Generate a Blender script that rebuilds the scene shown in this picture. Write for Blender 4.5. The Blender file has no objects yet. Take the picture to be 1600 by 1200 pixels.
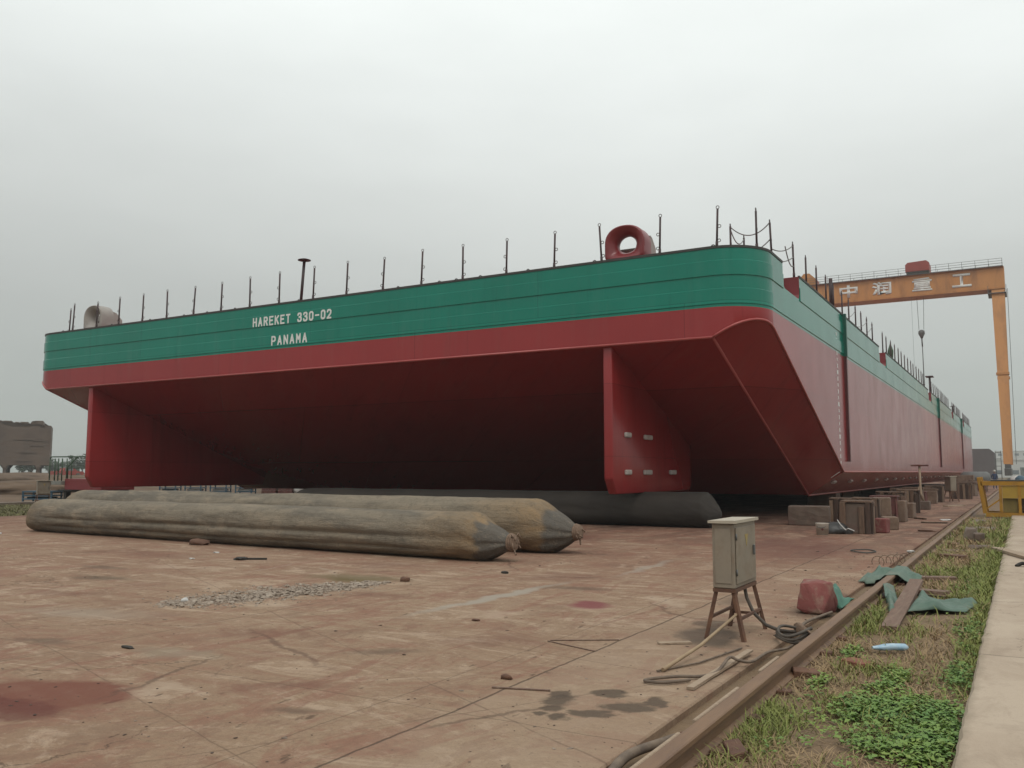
import bpy, bmesh, math, random
import numpy as np
from mathutils import Vector, Matrix, noise as mnoise
R = math.radians
random.seed(7)
S = bpy.context.scene
COL = S.collection

# ------------------------------------------------------------------ camera
cam_d = bpy.data.cameras.new('camera'); cam = bpy.data.objects.new('camera', cam_d); COL.objects.link(cam)
cam_d.sensor_width = 36; cam_d.lens = 36*1370/1600; cam_d.clip_start = .1; cam_d.clip_end = 9000
cam.location = (0, 0, 1.6)
cam.rotation_euler = (R(90+5.752), 0, R(30.063))
S.camera = cam

# ------------------------------------------------------------------ world, sun, exposure
SUN_EL, SUN_AZ = R(58), R(150)           # azimuth from +Y clockwise
W = bpy.data.worlds.new('World'); S.world = W; W.use_nodes = True
def build_world():
    nt = W.node_tree; nt.nodes.clear()
    N = nt.nodes.new; L = nt.links.new
    out = N('ShaderNodeOutputWorld'); bg = N('ShaderNodeBackground'); bg2 = N('ShaderNodeBackground'); add = N('ShaderNodeAddShader')
    sky = N('ShaderNodeTexSky'); sky.sky_type = 'NISHITA'; sky.sun_disc = False
    sky.sun_elevation = SUN_EL; sky.sun_rotation = SUN_AZ
    hs = N('ShaderNodeHueSaturation'); hs.inputs['Saturation'].default_value = .12
    L(sky.outputs[0], hs.inputs['Color']); L(hs.outputs[0], bg2.inputs[0]); bg2.inputs[1].default_value = .012
    tc = N('ShaderNodeTexCoord'); sx = N('ShaderNodeSeparateXYZ'); L(tc.outputs['Generated'], sx.inputs[0])
    ramp = N('ShaderNodeValToRGB'); L(sx.outputs['Z'], ramp.inputs[0])
    e = ramp.color_ramp.elements
    e[0].position = 0.0; e[0].color = (.345, .375, .345, 1)
    e[1].position = 1.0; e[1].color = (1.12, 1.18, 1.16, 1)
    for p, c in ((.10, (.395, .425, .40)), (.20, (.50, .525, .505)), (.30, (.645, .675, .655)), (.40, (.81, .85, .83)), (.50, (.96, 1.01, .985))):
        el = e.new(p); el.color = (*c, 1)
    # soft cloud deck
    mp = N('ShaderNodeMapping'); L(tc.outputs['Generated'], mp.inputs[0]); mp.inputs['Scale'].default_value = (1.0, 1.0, 3.2); mp.inputs['Location'].default_value = (.4, 1.3, .2)
    nz = N('ShaderNodeTexNoise'); L(mp.outputs[0], nz.inputs['Vector']); nz.inputs['Scale'].default_value = 1.5; nz.inputs['Detail'].default_value = 5; nz.inputs['Roughness'].default_value = .5
    mr = N('ShaderNodeMapRange'); L(nz.outputs['Fac'], mr.inputs[0]); mr.inputs[1].default_value = .3; mr.inputs[2].default_value = .7; mr.inputs[3].default_value = .90; mr.inputs[4].default_value = 1.08
    mul = N('ShaderNodeVectorMath'); mul.operation = 'SCALE'; L(ramp.outputs[0], mul.inputs[0]); L(mr.outputs[0], mul.inputs['Scale'])
    # the cloud is thinner, hence brighter, towards the right of the yard
    dt = N('ShaderNodeVectorMath'); dt.operation = 'DOT_PRODUCT'; L(tc.outputs['Generated'], dt.inputs[0]); dt.inputs[1].default_value = (.75, .66, .1)
    m2 = N('ShaderNodeMapRange'); L(dt.outputs['Value'], m2.inputs[0]); m2.inputs[1].default_value = -.4; m2.inputs[2].default_value = .8; m2.inputs[3].default_value = .88; m2.inputs[4].default_value = 1.05
    mu2 = N('ShaderNodeVectorMath'); mu2.operation = 'SCALE'; L(mul.outputs[0], mu2.inputs[0]); L(m2.outputs[0], mu2.inputs['Scale'])
    L(mu2.outputs[0], bg.inputs[0]); bg.inputs[1].default_value = 1.02
    L(bg.outputs[0], add.inputs[0]); L(bg2.outputs[0], add.inputs[1]); L(add.outputs[0], out.inputs[0])
build_world()
sun_d = bpy.data.lights.new('sun', 'SUN'); sun = bpy.data.objects.new('sun', sun_d); COL.objects.link(sun)
sun_d.energy = .95; sun_d.angle = R(22); sun_d.color = (1, .95, .88)
sdir = Vector((math.sin(SUN_AZ)*math.cos(SUN_EL), math.cos(SUN_AZ)*math.cos(SUN_EL), math.sin(SUN_EL)))
sun.rotation_euler = sdir.to_track_quat('Z', 'Y').to_euler()
S.view_settings.view_transform = 'Standard'; S.view_settings.look = 'None'; S.view_settings.gamma = 1; S.view_settings.use_curve_mapping = False
S.view_settings.exposure = 0

# ------------------------------------------------------------------ materials
def newmat(name):
    m = bpy.data.materials.new(name); m.use_nodes = True
    nt = m.node_tree; nt.nodes.clear()
    out = nt.nodes.new('ShaderNodeOutputMaterial'); b = nt.nodes.new('ShaderNodeBsdfPrincipled')
    nt.links.new(b.outputs[0], out.inputs[0])
    return m, nt, b
class G:
    """small node helper"""
    def __init__(s, nt): s.nt = nt
    def n(s, t, **k):
        x = s.nt.nodes.new(t)
        for a, v in k.items(): setattr(x, a, v)
        return x
    def l(s, a, b): s.nt.links.new(a, b)
    def coord(s, scale=(1, 1, 1), rot=(0, 0, 0), loc=(0, 0, 0)):
        t = s.n('ShaderNodeTexCoord'); m = s.n('ShaderNodeMapping')
        s.l(t.outputs['Object'], m.inputs[0])
        m.inputs['Scale'].default_value = scale; m.inputs['Rotation'].default_value = rot; m.inputs['Location'].default_value = loc
        return m.outputs[0]
    def noise(s, vec, scale, detail=5, rough=.55, dist=0):
        x = s.n('ShaderNodeTexNoise'); s.l(vec, x.inputs['Vector'])
        x.inputs['Scale'].default_value = scale; x.inputs['Detail'].default_value = detail; x.inputs['Roughness'].default_value = rough; x.inputs['Distortion'].default_value = dist
        return x.outputs['Fac']
    def mr(s, v, a, b, c=0, d=1, smooth=False):
        x = s.n('ShaderNodeMapRange'); x.clamp = True
        if smooth: x.interpolation_type = 'SMOOTHSTEP'
        s.l(v, x.inputs[0])
        for i, q in enumerate((a, b, c, d)): x.inputs[1+i].default_value = q
        return x.outputs[0]
    def mix(s, f, a, b, mode='MIX'):
        x = s.n('ShaderNodeMix', data_type='RGBA', blend_type=mode)
        for i, q in ((0, f), (6, a), (7, b)):
            if hasattr(q, 'is_output'): s.l(q, x.inputs[i])
            elif isinstance(q, (int, float)): x.inputs[i].default_value = q
            else: x.inputs[i].default_value = (*q, 1)
        return x.outputs[2]
    def math(s, op, a, b=None):
        x = s.n('ShaderNodeMath', operation=op)
        for i, q in ((0, a), (1, b)):
            if q is None: continue
            if hasattr(q, 'is_output'): s.l(q, x.inputs[i])
            else: x.inputs[i].default_value = q
        return x.outputs[0]
    def bump(s, h, strength, dist, b):
        x = s.n('ShaderNodeBump'); s.l(h, x.inputs['Height']); x.inputs['Strength'].default_value = strength; x.inputs['Distance'].default_value = dist
        s.l(x.outputs[0], b.inputs['Normal'])
MATS = {}
def mat(name, base, rough=.7, alt=None, scale=3., dirt=None, dirt_amt=.5, dscale=1.5, bump=.25, bdist=.01, stretch=(1, 1, 1), metal=0., spec=.5, bscale=None):
    """surface with two-tone mottling, patches of dirt / rust, and bump"""
    if name in MATS: return MATS[name]
    m, nt, b = newmat(name); g = G(nt)
    alt = alt or tuple(c*.72 for c in base)
    oi = g.n('ShaderNodeObjectInfo')
    v = g.coord(stretch)
    va = g.n('ShaderNodeVectorMath', operation='ADD'); g.l(v, va.inputs[0])
    sc = g.n('ShaderNodeMath', operation='MULTIPLY'); g.l(oi.outputs['Random'], sc.inputs[0]); sc.inputs[1].default_value = 37
    g.l(sc.outputs[0], va.inputs[1]); v = va.outputs[0]
    f = g.mr(g.noise(v, scale, 6, .6), .3, .7)
    c = g.mix(f, base, alt)
    if dirt:
        d = g.mr(g.noise(v, dscale, 7, .65, .3), .5, .72, 0, dirt_amt)
        c = g.mix(d, c, dirt)
    g.l(c, b.inputs['Base Color'])
    b.inputs['Roughness'].default_value = rough; b.inputs['Metallic'].default_value = metal; b.inputs['Specular IOR Level'].default_value = spec
    if bump: g.bump(g.noise(v, bscale or scale*6, 6, .6), bump, bdist, b)
    MATS[name] = m
    return m

def hull_mat(name, base, alt, rough, dusty, dust_amt):
    m, nt, b = newmat(name); g = G(nt)
    t = g.n('ShaderNodeTexCoord'); sx = g.n('ShaderNodeSeparateXYZ'); g.l(t.outputs['Object'], sx.inputs[0])
    u = g.math('ADD', sx.outputs[0], sx.outputs[1])
    cb = g.n('ShaderNodeCombineXYZ'); g.l(u, cb.inputs[0]); g.l(sx.outputs[2], cb.inputs[1]); g.l(sx.outputs[1], cb.inputs[2])
    mp = g.n('ShaderNodeMapping'); g.l(cb.outputs[0], mp.inputs[0]); mp.inputs['Scale'].default_value = (1, .12, .35)
    streak = g.noise(mp.outputs[0], 2.2, 6, .62)
    big = g.noise(cb.outputs[0], .45, 5, .55)
    c = g.mix(g.mr(big, .35, .68), base, alt)
    c = g.mix(g.mr(streak, .52, .8, 0, dust_amt), c, dusty)
    stain = g.noise(mp.outputs[0], .9, 7, .7)
    c = g.mix(g.mr(stain, .57, .74, 0, .36), c, tuple(q*.4 for q in base))
    mp2 = g.n('ShaderNodeMapping'); g.l(cb.outputs[0], mp2.inputs[0]); mp2.inputs['Scale'].default_value = (1.7, .10, .6)
    st4 = g.noise(mp2.outputs[0], 1.6, 8, .75, .2); c = g.mix(g.mr(st4, .56, .66, 0, .28), c, tuple(q*.45 for q in base))
    # plate seams
    br = g.n('ShaderNodeTexBrick'); g.l(cb.outputs[0], br.inputs['Vector']); br.offset = .5
    br.inputs['Scale'].default_value = 1; br.inputs['Brick Width'].default_value = 9.; br.inputs['Row Height'].default_value = 2.05; br.inputs['Mortar Size'].default_value = .014; br.inputs['Mortar Smooth'].default_value = .6
    br.inputs['Color1'].default_value = (.88, .88, .88, 1); br.inputs['Color2'].default_value = (1.08, 1.08, 1.08, 1); br.inputs['Mortar'].default_value = (1, 1, 1, 1)
    c = g.mix(1.0, c, br.outputs['Color'], 'MULTIPLY')
    sp = g.noise(cb.outputs[0], 6, 8, .75); c = g.mix(g.mr(sp, .64, .70, 0, .18), c, dusty)
    c = g.mix(g.math('MULTIPLY', br.outputs['Fac'], .55), c, tuple(q*.35 for q in base))
    g.l(c, b.inputs['Base Color'])
    b.inputs['Specular IOR Level'].default_value = .46
    rr = g.mr(big, .3, .7, rough-.03, rough+.04); g.l(rr, b.inputs['Roughness'])
    # slight buckling of the plates between frames + seams
    wv = g.noise(mp.outputs[0], 1.1, 3, .5)
    h = g.math('ADD', g.math('MULTIPLY', wv, .6), g.math('MULTIPLY', br.outputs['Fac'], .35))
    g.bump(h, .05, .03, b)
    MATS[name] = m
    return m
M_GREEN = hull_mat('green_hull_paint', (.002, .21, .145), (.003, .185, .127), .15, (.10, .25, .20), .2)
M_RED = hull_mat('red_hull_paint', (.285, .027, .028), (.255, .024, .025), .22, (.25, .07, .06), .28)
M_REDPLAIN = mat('red_primer', (.20, .022, .026), .35, (.16, .018, .02), 2, bump=.1)
M_REDSHADE = mat('shaded_red_paint', (.075, .012, .012), .5, (.055, .01, .01), 2, bump=.1)  # hull red darkened for the side fenders, their shade put into the colour
M_GREENSHADE = mat('shaded_green_paint', (.003, .085, .055), .4, (.003, .065, .045), 2, bump=.1)  # darkened hull green, shade painted into the upper fender strips
M_REDEDGE = mat('red_edge_bar_paint', (.36, .06, .055), .3, (.3, .05, .045), 4, bump=.05)
M_EDGE = mat('dark_edge_paint', (.05, .045, .04), .6, bump=.1)
M_WHITE = mat('white_lettering', (.72, .73, .70), .6, (.62, .63, .6), 5, bump=0)
M_POST = mat('dark_red_post', (.05, .017, .018), .6, (.03, .02, .02), 6, bump=.1)
M_RING = mat('grey_ring_steel', (.16, .15, .14), .5, bump=0)
M_BEIGE = mat('grey_beige_primer', (.33, .30, .27), .6, (.27, .245, .225), 3, bump=.15)
M_ZINC = mat('grey_zinc', (.46, .43, .40), .6, (.36, .33, .30), 9, dirt=(.25, .06, .05), dirt_amt=.5, dscale=6, bump=.2)
M_ORANGE = mat('orange_crane_paint', (.52, .235, .072), .55, (.45, .20, .062), .5, dirt=(.16, .07, .035), dirt_amt=.5, dscale=.7, bump=.05, stretch=(1, 1, .3))
M_CRANERED = mat('red_crane_housing', (.30, .055, .04), .6, (.24, .045, .035), 1.5, bump=.05)
M_STEEL = mat('grey_steel', (.12, .12, .115), .55, (.09, .09, .085), 3, bump=.1)
M_WIRE = mat('wire_rope', (.07, .07, .065), .6, bump=0)
M_CONC = mat('grey_concrete', (.22, .18, .145), .9, (.155, .12, .095), 4, dirt=(.14, .085, .065), dirt_amt=.7, dscale=2.5, bump=.5)
M_BLOCKTAN = mat('rust_stained_block', (.215, .148, .105), .9, (.13, .085, .06), 4, dirt=(.10, .05, .035), dirt_amt=.8, dscale=3, bump=.5)
M_CONCDARK = mat('dirty_concrete_block', (.15, .105, .08), .9, (.10, .072, .056), 4, dirt=(.11, .05, .04), dirt_amt=.7, dscale=3, bump=.5)
M_TIMBER = mat('weathered_timber', (.15, .088, .056), .85, (.065, .036, .024), 5, dirt=(.24, .17, .12), dirt_amt=.6, dscale=3, bump=.5, stretch=(3, 3, .5))
M_TIMBERDARK = mat('dark_weathered_timber', (.075, .042, .028), .85, (.04, .024, .018), 5, bump=.5, stretch=(3, 3, .5))
M_TIMBERLIGHT = mat('sun_bleached_timber', (.26, .18, .12), .85, (.17, .11, .075), 5, dirt=(.1, .065, .045), dirt_amt=.6, dscale=3, bump=.5, stretch=(3, 3, .5))
M_TIMBERPALE = mat('pale_timber', (.36, .27, .19), .85, (.25, .18, .125), 6, bump=.4, stretch=(1, 6, 6))
M_PLANK = mat('brown_plank', (.17, .10, .07), .8, (.12, .07, .048), 5, dirt=(.25, .18, .13), dirt_amt=.6, dscale=3, bump=.4, stretch=(6, .6, 6))
M_RUSTSTOOL = mat('rusty_steel_stool', (.13, .04, .035), .75, (.08, .03, .027), 6, dirt=(.17, .09, .055), dirt_amt=.6, bump=.4)
M_BLUE = mat('faded_blue_paint', (.035, .085, .13), .6, (.03, .065, .095), 4, bump=.1)
M_BOX = mat('weathered_cabinet_sheet', (.255, .21, .16), .5, (.205, .17, .13), 3, dirt=(.16, .10, .06), dirt_amt=.7, dscale=3.5, bump=.08)
M_BOXROOF = mat('pale_cabinet_roof', (.42, .365, .29), .55, (.37, .32, .25), 4, dirt=(.25, .18, .12), dirt_amt=.5, bump=.08)
M_OCHRE = mat('worn_yellow_sign', (.36, .25, .06), .7, (.3, .24, .12), 14, bump=0)
M_RUST = mat('brown_rust', (.13, .062, .036), .85, (.085, .042, .028), 9, dirt=(.2, .1, .055), dirt_amt=.7, dscale=5, bump=.5)
M_RAILTOP = mat('rail_rust', (.20, .115, .062), .6, (.15, .085, .05), 6, dirt=(.09, .05, .035), dirt_amt=.6, dscale=4, bump=.3, stretch=(2, .3, 2))
M_RUBBER = mat('black_rubber_hose', (.055, .045, .037), .75, (.10, .078, .06), 8, bump=.2)
M_HOSE = mat('dusty_hose', (.19, .14, .10), .85, (.10, .072, .054), 9, bump=.2)
M_BAMBOO = mat('dry_bamboo', (.33, .235, .14), .7, (.23, .155, .09), 5, bump=.2)
M_TARP = mat('faded_green_tarpaulin', (.085, .135, .10), .6, (.06, .11, .08), 3, dirt=(.17, .15, .11), dirt_amt=.55, dscale=2, bump=.4)
M_TARPDARK = mat('green_tarpaulin', (.06, .17, .12), .7, (.05, .13, .095), 4, dirt=(.15, .13, .1), dirt_amt=.4, bump=.3)
M_REDROCK = mat('red_sprayed_concrete', (.19, .06, .05), .9, (.17, .045, .042), 2.2, dirt=(.23, .165, .12), dirt_amt=1, dscale=4.5, bump=.6, bscale=14)
M_BRICK = mat('red_brick', (.22, .085, .05), .9, (.16, .06, .04), 8, bump=.5)
M_PLASTIC = mat('blue_plastic', (.16, .32, .46), .25, (.4, .5, .56), 12, bump=.2)
M_YELLOW = mat('yellow_frame_paint', (.40, .205, .012), .5, (.31, .155, .012), 3, dirt=(.2, .11, .03), dirt_amt=.5, dscale=2.5, bump=.1)
M_YSHEET = mat('yellow_sheet', (.40, .26, .03), .6, (.3, .19, .03), 2, bump=.1)
M_OLIVE = mat('olive_mesh_sheet', (.19, .14, .035), .8, (.13, .1, .03), 6, bump=.2)
def walk_mat():
    m, nt, b = newmat('pale_concrete_walkway'); g = G(nt); P = g.coord()
    sx = g.n('ShaderNodeSeparateXYZ'); g.l(P, sx.inputs[0])
    n1 = g.noise(P, .8, 8, .68, .6); n2 = g.noise(P, 5, 7, .7); n3 = g.noise(P, 60, 4, .65); bl = g.noise(g.coord((1, .35, 1)), 2.2, 8, .72, .8)
    c = g.mix(g.mr(n1, .4, .6), (.41, .325, .245), (.345, .265, .195))
    c = g.mix(g.mr(bl, .53, .62, 0, .45), c, (.26, .195, .14)); c = g.mix(g.mr(n2, .56, .66, 0, .35), c, (.27, .205, .15))
    c = g.mix(g.mr(n3, .58, .68, 0, .4), c, (.22, .165, .12))
    ed = g.math('ADD', sx.outputs[0], g.math('MULTIPLY', n2, -.14)); c = g.mix(g.mr(ed, -.47, -.40, .6, 0), c, (.19, .15, .10))
    wob = g.math('ADD', sx.outputs[1], g.math('MULTIPLY', n2, .02)); fr = g.math('ABSOLUTE', g.math('SUBTRACT', g.math('MODULO', g.math('ADD', wob, 101.1), 3.6), 1.8))
    jt = g.mr(fr, .004, .012, .85, 0); c = g.mix(jt, c, (.07, .055, .04))
    vo = g.n('ShaderNodeTexVoronoi', feature='DISTANCE_TO_EDGE'); wv = g.n('ShaderNodeVectorMath', operation='ADD'); g.l(P, wv.inputs[0])
    nn = g.n('ShaderNodeTexNoise'); g.l(P, nn.inputs['Vector']); nn.inputs['Scale'].default_value = 1.5; nn.inputs['Detail'].default_value = 7; g.l(nn.outputs['Color'], wv.inputs[1]); g.l(wv.outputs[0], vo.inputs['Vector']); vo.inputs['Scale'].default_value = .6
    ck = g.math('MULTIPLY', g.mr(vo.outputs['Distance'], .001, .004, .7, 0), g.mr(n1, .5, .56)); c = g.mix(ck, c, (.09, .07, .05))
    g.l(c, b.inputs['Base Color']); b.inputs['Roughness'].default_value = .9
    g.bump(g.math('SUBTRACT', g.math('ADD', n3, g.math('MULTIPLY', n2, .7)), g.math('ADD', jt, ck)), .4, .012, b)
    return m
M_WALK = walk_mat()
M_SOIL = mat('brown_soil', (.20, .13, .073), .95, (.14, .09, .052), 3, dirt=(.165, .115, .068), dirt_amt=.8, dscale=1.6, bump=.8, bdist=.03, bscale=18)
M_GROUND = mat('yard_ground', (.15, .125, .075), .95, (.13, .095, .07), .06, dirt=(.15, .14, .08), dirt_amt=.6, dscale=.03, bump=.5, bscale=1, spec=.08)
M_MUD = mat('mud_ground', (.15, .104, .072), .95, (.105, .072, .05), .25, dirt=(.058, .041, .03), dirt_amt=.9, dscale=.22, bump=.6, bdist=.1, bscale=1.2, stretch=(.4, 1, 1), spec=.08)
M_BLOCKSEC = mat('brown_section_primer', (.12, .082, .058), .8, (.095, .065, .048), .25, dirt=(.06, .042, .033), dirt_amt=.5, dscale=.5, bump=.1)
M_GREYSEC = mat('grey_section_primer', (.13, .115, .115), .75, (.11, .096, .096), .4, bump=.1)
M_GREENRAIL = mat('green_rail_paint', (.035, .07, .035), .6, bump=.1)
M_GREYFLOOR = mat('grey_platform_paint', (.22, .21, .18), .7, (.17, .16, .135), 1, bump=.1)
M_PALEBLD = mat('pale_building_render', (.52, .52, .50), .8, (.46, .46, .44), .05, bump=0)
M_GREYBLD = mat('grey_building_render', (.27, .31, .30), .8, bump=0)
M_GLASS = mat('dark_window', (.16, .18, .19), .4, bump=0)
M_BARK = mat('tree_bark', (.08, .06, .045), .9)
M_LEAFFAR = mat('far_leaves', (.055, .075, .04), .7, (.04, .058, .032), .6, bump=0)
M_BLUECLOTH = mat('navy_overalls', (.03, .045, .10), .85, (.025, .035, .08), 6, bump=.1)
M_SKIN = mat('skin', (.36, .20, .14), .6, bump=0)
M_HELMET = mat('pale_safety_helmet', (.5, .48, .42), .4, bump=0)
M_BUCKET = mat('dirty_white_plastic', (.46, .41, .35), .5, (.36, .31, .26), 5, bump=.1)
M_BLACKBAG = mat('black_plastic_sheet', (.022, .021, .02), .45, (.035, .032, .03), 5, bump=.3)
M_ROPE = mat('frayed_rope', (.22, .145, .10), .95, (.15, .10, .07), 18, bump=.6)
M_GRASSDRY = mat('dry_grass', (.35, .24, .125), .9, (.235, .16, .088), 2.4, bump=0)
M_GRASSGREEN = mat('green_grass', (.20, .205, .05), .8, (.14, .17, .036), 2.0, bump=0)
M_VERGE = mat('verge_grass_blades', (.15, .135, .055), .9, (.11, .115, .04), .5, bump=0)
M_WEED = mat('weed_leaves', (.075, .165, .03), .55, (.18, .25, .04), 2.6, dirt=(.25, .29, .05), dirt_amt=.7, dscale=5, bump=0)
M_GRAVEL = mat('pale_gravel', (.33, .26, .2), .9, (.13, .095, .07), 16, dirt=(.42, .36, .3), dirt_amt=.8, dscale=11, bump=.5)
M_GRIT = mat('rust_and_stone_grit', (.10, .06, .042), .9, (.05, .034, .027), 4, dirt=(.34, .27, .21), dirt_amt=.9, dscale=3, bump=0)
M_WHITEJUNK = mat('white_scrap', (.55, .53, .5), .7, bump=.1)
M_DARKSCRAP = mat('dark_scrap', (.03, .025, .02), .8, bump=.4)

def slip_mat():
    m, nt, b = newmat('stained_slipway_concrete'); g = G(nt)
    P = g.coord()
    sx = g.n('ShaderNodeSeparateXYZ'); g.l(P, sx.inputs[0]); X, Y = sx.outputs[0], sx.outputs[1]
    # domain-warped point for blots and cracks
    wn = g.n('ShaderNodeTexNoise'); g.l(P, wn.inputs['Vector']); wn.inputs['Scale'].default_value = 1.6; wn.inputs['Detail'].default_value = 6; wn.inputs['Roughness'].default_value = .65
    ws = g.n('ShaderNodeVectorMath', operation='SUBTRACT'); g.l(wn.outputs['Color'], ws.inputs[0]); ws.inputs[1].default_value = (.5, .5, .5)
    def warp(a):
        k = g.n('ShaderNodeVectorMath', operation='SCALE'); g.l(ws.outputs[0], k.inputs[0]); k.inputs['Scale'].default_value = a
        q = g.n('ShaderNodeVectorMath', operation='ADD'); g.l(P, q.inputs[0]); g.l(k.outputs[0], q.inputs[1]); return q.outputs[0]
    big = g.noise(P, .16, 5, .6, .4)
    mid = g.noise(P, .9, 7, .65, .3)
    drag = g.noise(g.coord((1.5, .55, 1), (0, 0, R(-14))), 1.0, 9, .7, 1.0)        # drag marks across the slab
    fine = g.noise(P, 22, 5, .7)
    spk = g.noise(P, 90, 3, .6)
    c = g.mix(g.mr(big, .36, .64), (.285, .200, .132), (.245, .156, .102))
    st2 = g.noise(g.coord((.9, 2.0, 1), (0, 0, R(24))), .8, 9, .72, 1.6)
    st3 = g.noise(g.coord((2.2, .8, 1), (0, 0, R(-24))), 1.1, 9, .74, 1.4)
    red = g.mr(Y, 6, 24, 0, .85, True)
    redn = g.math('MULTIPLY', g.mr(mid, .3, .62), red)
    c = g.mix(redn, c, (.19, .075, .056))
    c = g.mix(g.mr(st2, .52, .58, 0, .5), c, (.215, .108, .074))
    c = g.mix(g.mr(st2, .39, .46, .6, 0), c, (.41, .305, .22))
    c = g.mix(g.mr(st3, .545, .59, 0, .42), c, (.18, .10, .07))
    c = g.mix(g.mr(st3, .34, .43, .4, 0), c, (.31, .205, .145))
    c = g.mix(g.mr(drag, .535, .58, 0, .5), c, (.215, .10, .07))
    crisp = g.noise(P, 5.5, 12, .78, .4); c = g.mix(g.mr(crisp, .565, .60, 0, .35), c, (.17, .10, .07)); c = g.mix(g.mr(crisp, .41, .45, .3, 0), c, (.39, .29, .205))
    c = g.mix(g.mr(drag, .36, .44, .35, 0), c, (.31, .22, .16))
    c = g.mix(g.mr(mid, .57, .68, 0, .35), c, (.16, .10, .072))
    c = g.mix(g.mr(fine, .46, .64, 0, .3), c, (.15, .10, .072))
    c = g.mix(g.mr(spk, .58, .66, 0, .5), c, (.08, .055, .04))
    flk = g.noise(g.coord((1, .4, 1), (0, 0, R(30))), 7, 4, .6)
    c = g.mix(g.mr(flk, .66, .70, 0, .7), c, (.075, .045, .032))
    farn = g.noise(g.coord((.9, .35, 1)), .9, 9, .74, .8); c = g.mix(g.math('MULTIPLY', g.mr(farn, .46, .54), g.mr(Y, 13, 26, 0, .7)), c, (.105, .06, .045)); c = g.mix(g.math('MULTIPLY', g.mr(farn, .42, .36), g.mr(Y, 14, 26, 0, .5)), c, (.27, .19, .14))
    w1 = warp(.9); w2 = warp(.5)
    def blob(vec, cx, cy, rx, ry, ang, col, amt, soft=.35):
        nonlocal c
        mp = g.n('ShaderNodeMapping'); mp.vector_type = 'TEXTURE'; g.l(vec, mp.inputs[0])
        mp.inputs['Location'].default_value = (cx, cy, 0); mp.inputs['Rotation'].default_value = (0, 0, R(ang)); mp.inputs['Scale'].default_value = (rx, ry, 1000)
        ln = g.n('ShaderNodeVectorMath', operation='LENGTH'); g.l(mp.outputs[0], ln.inputs[0])
        f = g.mr(ln.outputs['Value'], 1-soft, 1, amt, 0, True)
        c = g.mix(f, c, col)
    # older slab nearest the rail is greyer, with darker patches of spilt oil
    grey = g.math('MULTIPLY', g.mr(X, -3.50, -3.36, 0, .55), g.mr(Y, 6, 16, 1, .1))
    c = g.mix(g.math('MULTIPLY', grey, g.mr(mid, .35, .6)), c, (.31, .225, .16))
    w4 = warp(.55)
    for q in ((-2.72, 6.02, .17, .13, 20), (-2.94, 5.70, .15, .17, 30), (-2.82, 5.50, .14, .14, 40), (-2.44, 5.75, .17, .16, 15), (-2.56, 5.52, .14, .12, 40), (-2.66, 5.32, .13, .09, 10), (-3.02, 5.85, .10, .12, 0), (-2.32, 5.95, .09, .16, 0), (-2.86, 5.3, .09, .07, 0)): blob(w4, *q, (.07, .052, .039), .8, .45)
    blob(w2, -2.75, 8.6, .35, .6, 20, (.085, .063, .05), .75); blob(w2, -2.95, 9.3, .22, .3, 0, (.09, .066, .05), .6)
    blob(w2, -2.6, 8.2, .5, .25, 0, (.10, .075, .055), .6, .7); blob(w2, -2.25, 12.0, .35, 1.2, 15, (.1, .065, .05), .6)
    blob(w2, -2.2, 10.5, .4, .5, 0, (.09, .06, .045), .6, .7)
    # red-oxide paint spills
    blob(w4, -6.2, 3.98, .85, .5, 12, (.15, .055, .038), .85); blob(w4, -6.1, 3.62, .6, .25, 12, (.105, .034, .027), .7)
    blob(w2, -4.62, 9.9, .32, .42, 20, (.175, .05, .055), .85, .6); blob(w1, -4.3, 19.5, 1.6, 4.2, 10, (.12, .05, .04), .55, .6)
    blob(w1, -11, 19.5, 3.2, 1.8, 0, (.11, .042, .034), .6, .7); blob(w1, -4.8, 31, 1.0, 7, 0, (.1, .05, .042), .5, .7)
    blob(w1, -9.3, 6.4, 1.3, .5, 12, (.27, .215, .165), .55, .8); blob(w1, -6.6, 5.4, .8, .25, 5, (.22, .18, .13), .5, .8)
    blob(w1, -12.2, 8.6, .9, .35, 0, (.11, .08, .055), .7, .8); blob(w1, -8.9, 10.6, 1.2, .55, 10, (.12, .095, .05), .7, .7); blob(w2, -8.55, 8.8, .42, 1.75, -14, (.085, .062, .045), .85, .4); blob(w2, -8.75, 10.3, .7, .4, 0, (.105, .075, .03), .7, .8)
    blob(w2, -5.95, 9.9, .16, 2.3, -3, (.30, .265, .22), .8, .7); blob(w2, -5.55, 14.2, .16, 2.0, 3, (.29, .25, .205), .6, .8)
    w5 = warp(1.6)
    for q in ((-6.2, 12.2, 1.3, .7, 20), (-3.9, 13.6, .8, 1.3, 10), (-9.5, 12.3, 1.6, .5, 5), (-15, 11.6, 2.2, .6, 0), (-4.4, 7.4, .7, .45, 30), (-7.4, 9.3, .9, .35, 15), (-6.6, 6.6, .8, .3, 10), (-4.9, 5.0, .5, .25, 30), (-11, 7.3, 1.2, .4, 10)): blob(w5, *q, (.145, .07, .05), .5, .9)
    for q in ((-5.0, 6.4, .45, .22, 30), (-5.4, 11.2, .7, .25, 12), (-3.2, 11.2, .3, .8, 10), (-4.3, 4.55, .35, .12, 25), (-13.5, 9.6, .9, .22, 0), (-8.2, 5.2, .6, .16, 8)): blob(w4, *q, (.105, .073, .053), .6, .8)
    for q in ((-5.3, 8.7, .5, .3, 20), (-8.3, 7.9, .9, .25, 10), (-3.9, 10.6, .2, .9, 12), (-12.5, 10.3, 1.5, .3, 0), (-5.6, 4.5, .5, .2, 25)): blob(w5, *q, (.37, .28, .205), .6, .9)
    # a few scrape marks left by dragged steel
    rnd = random.Random(3)
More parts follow.
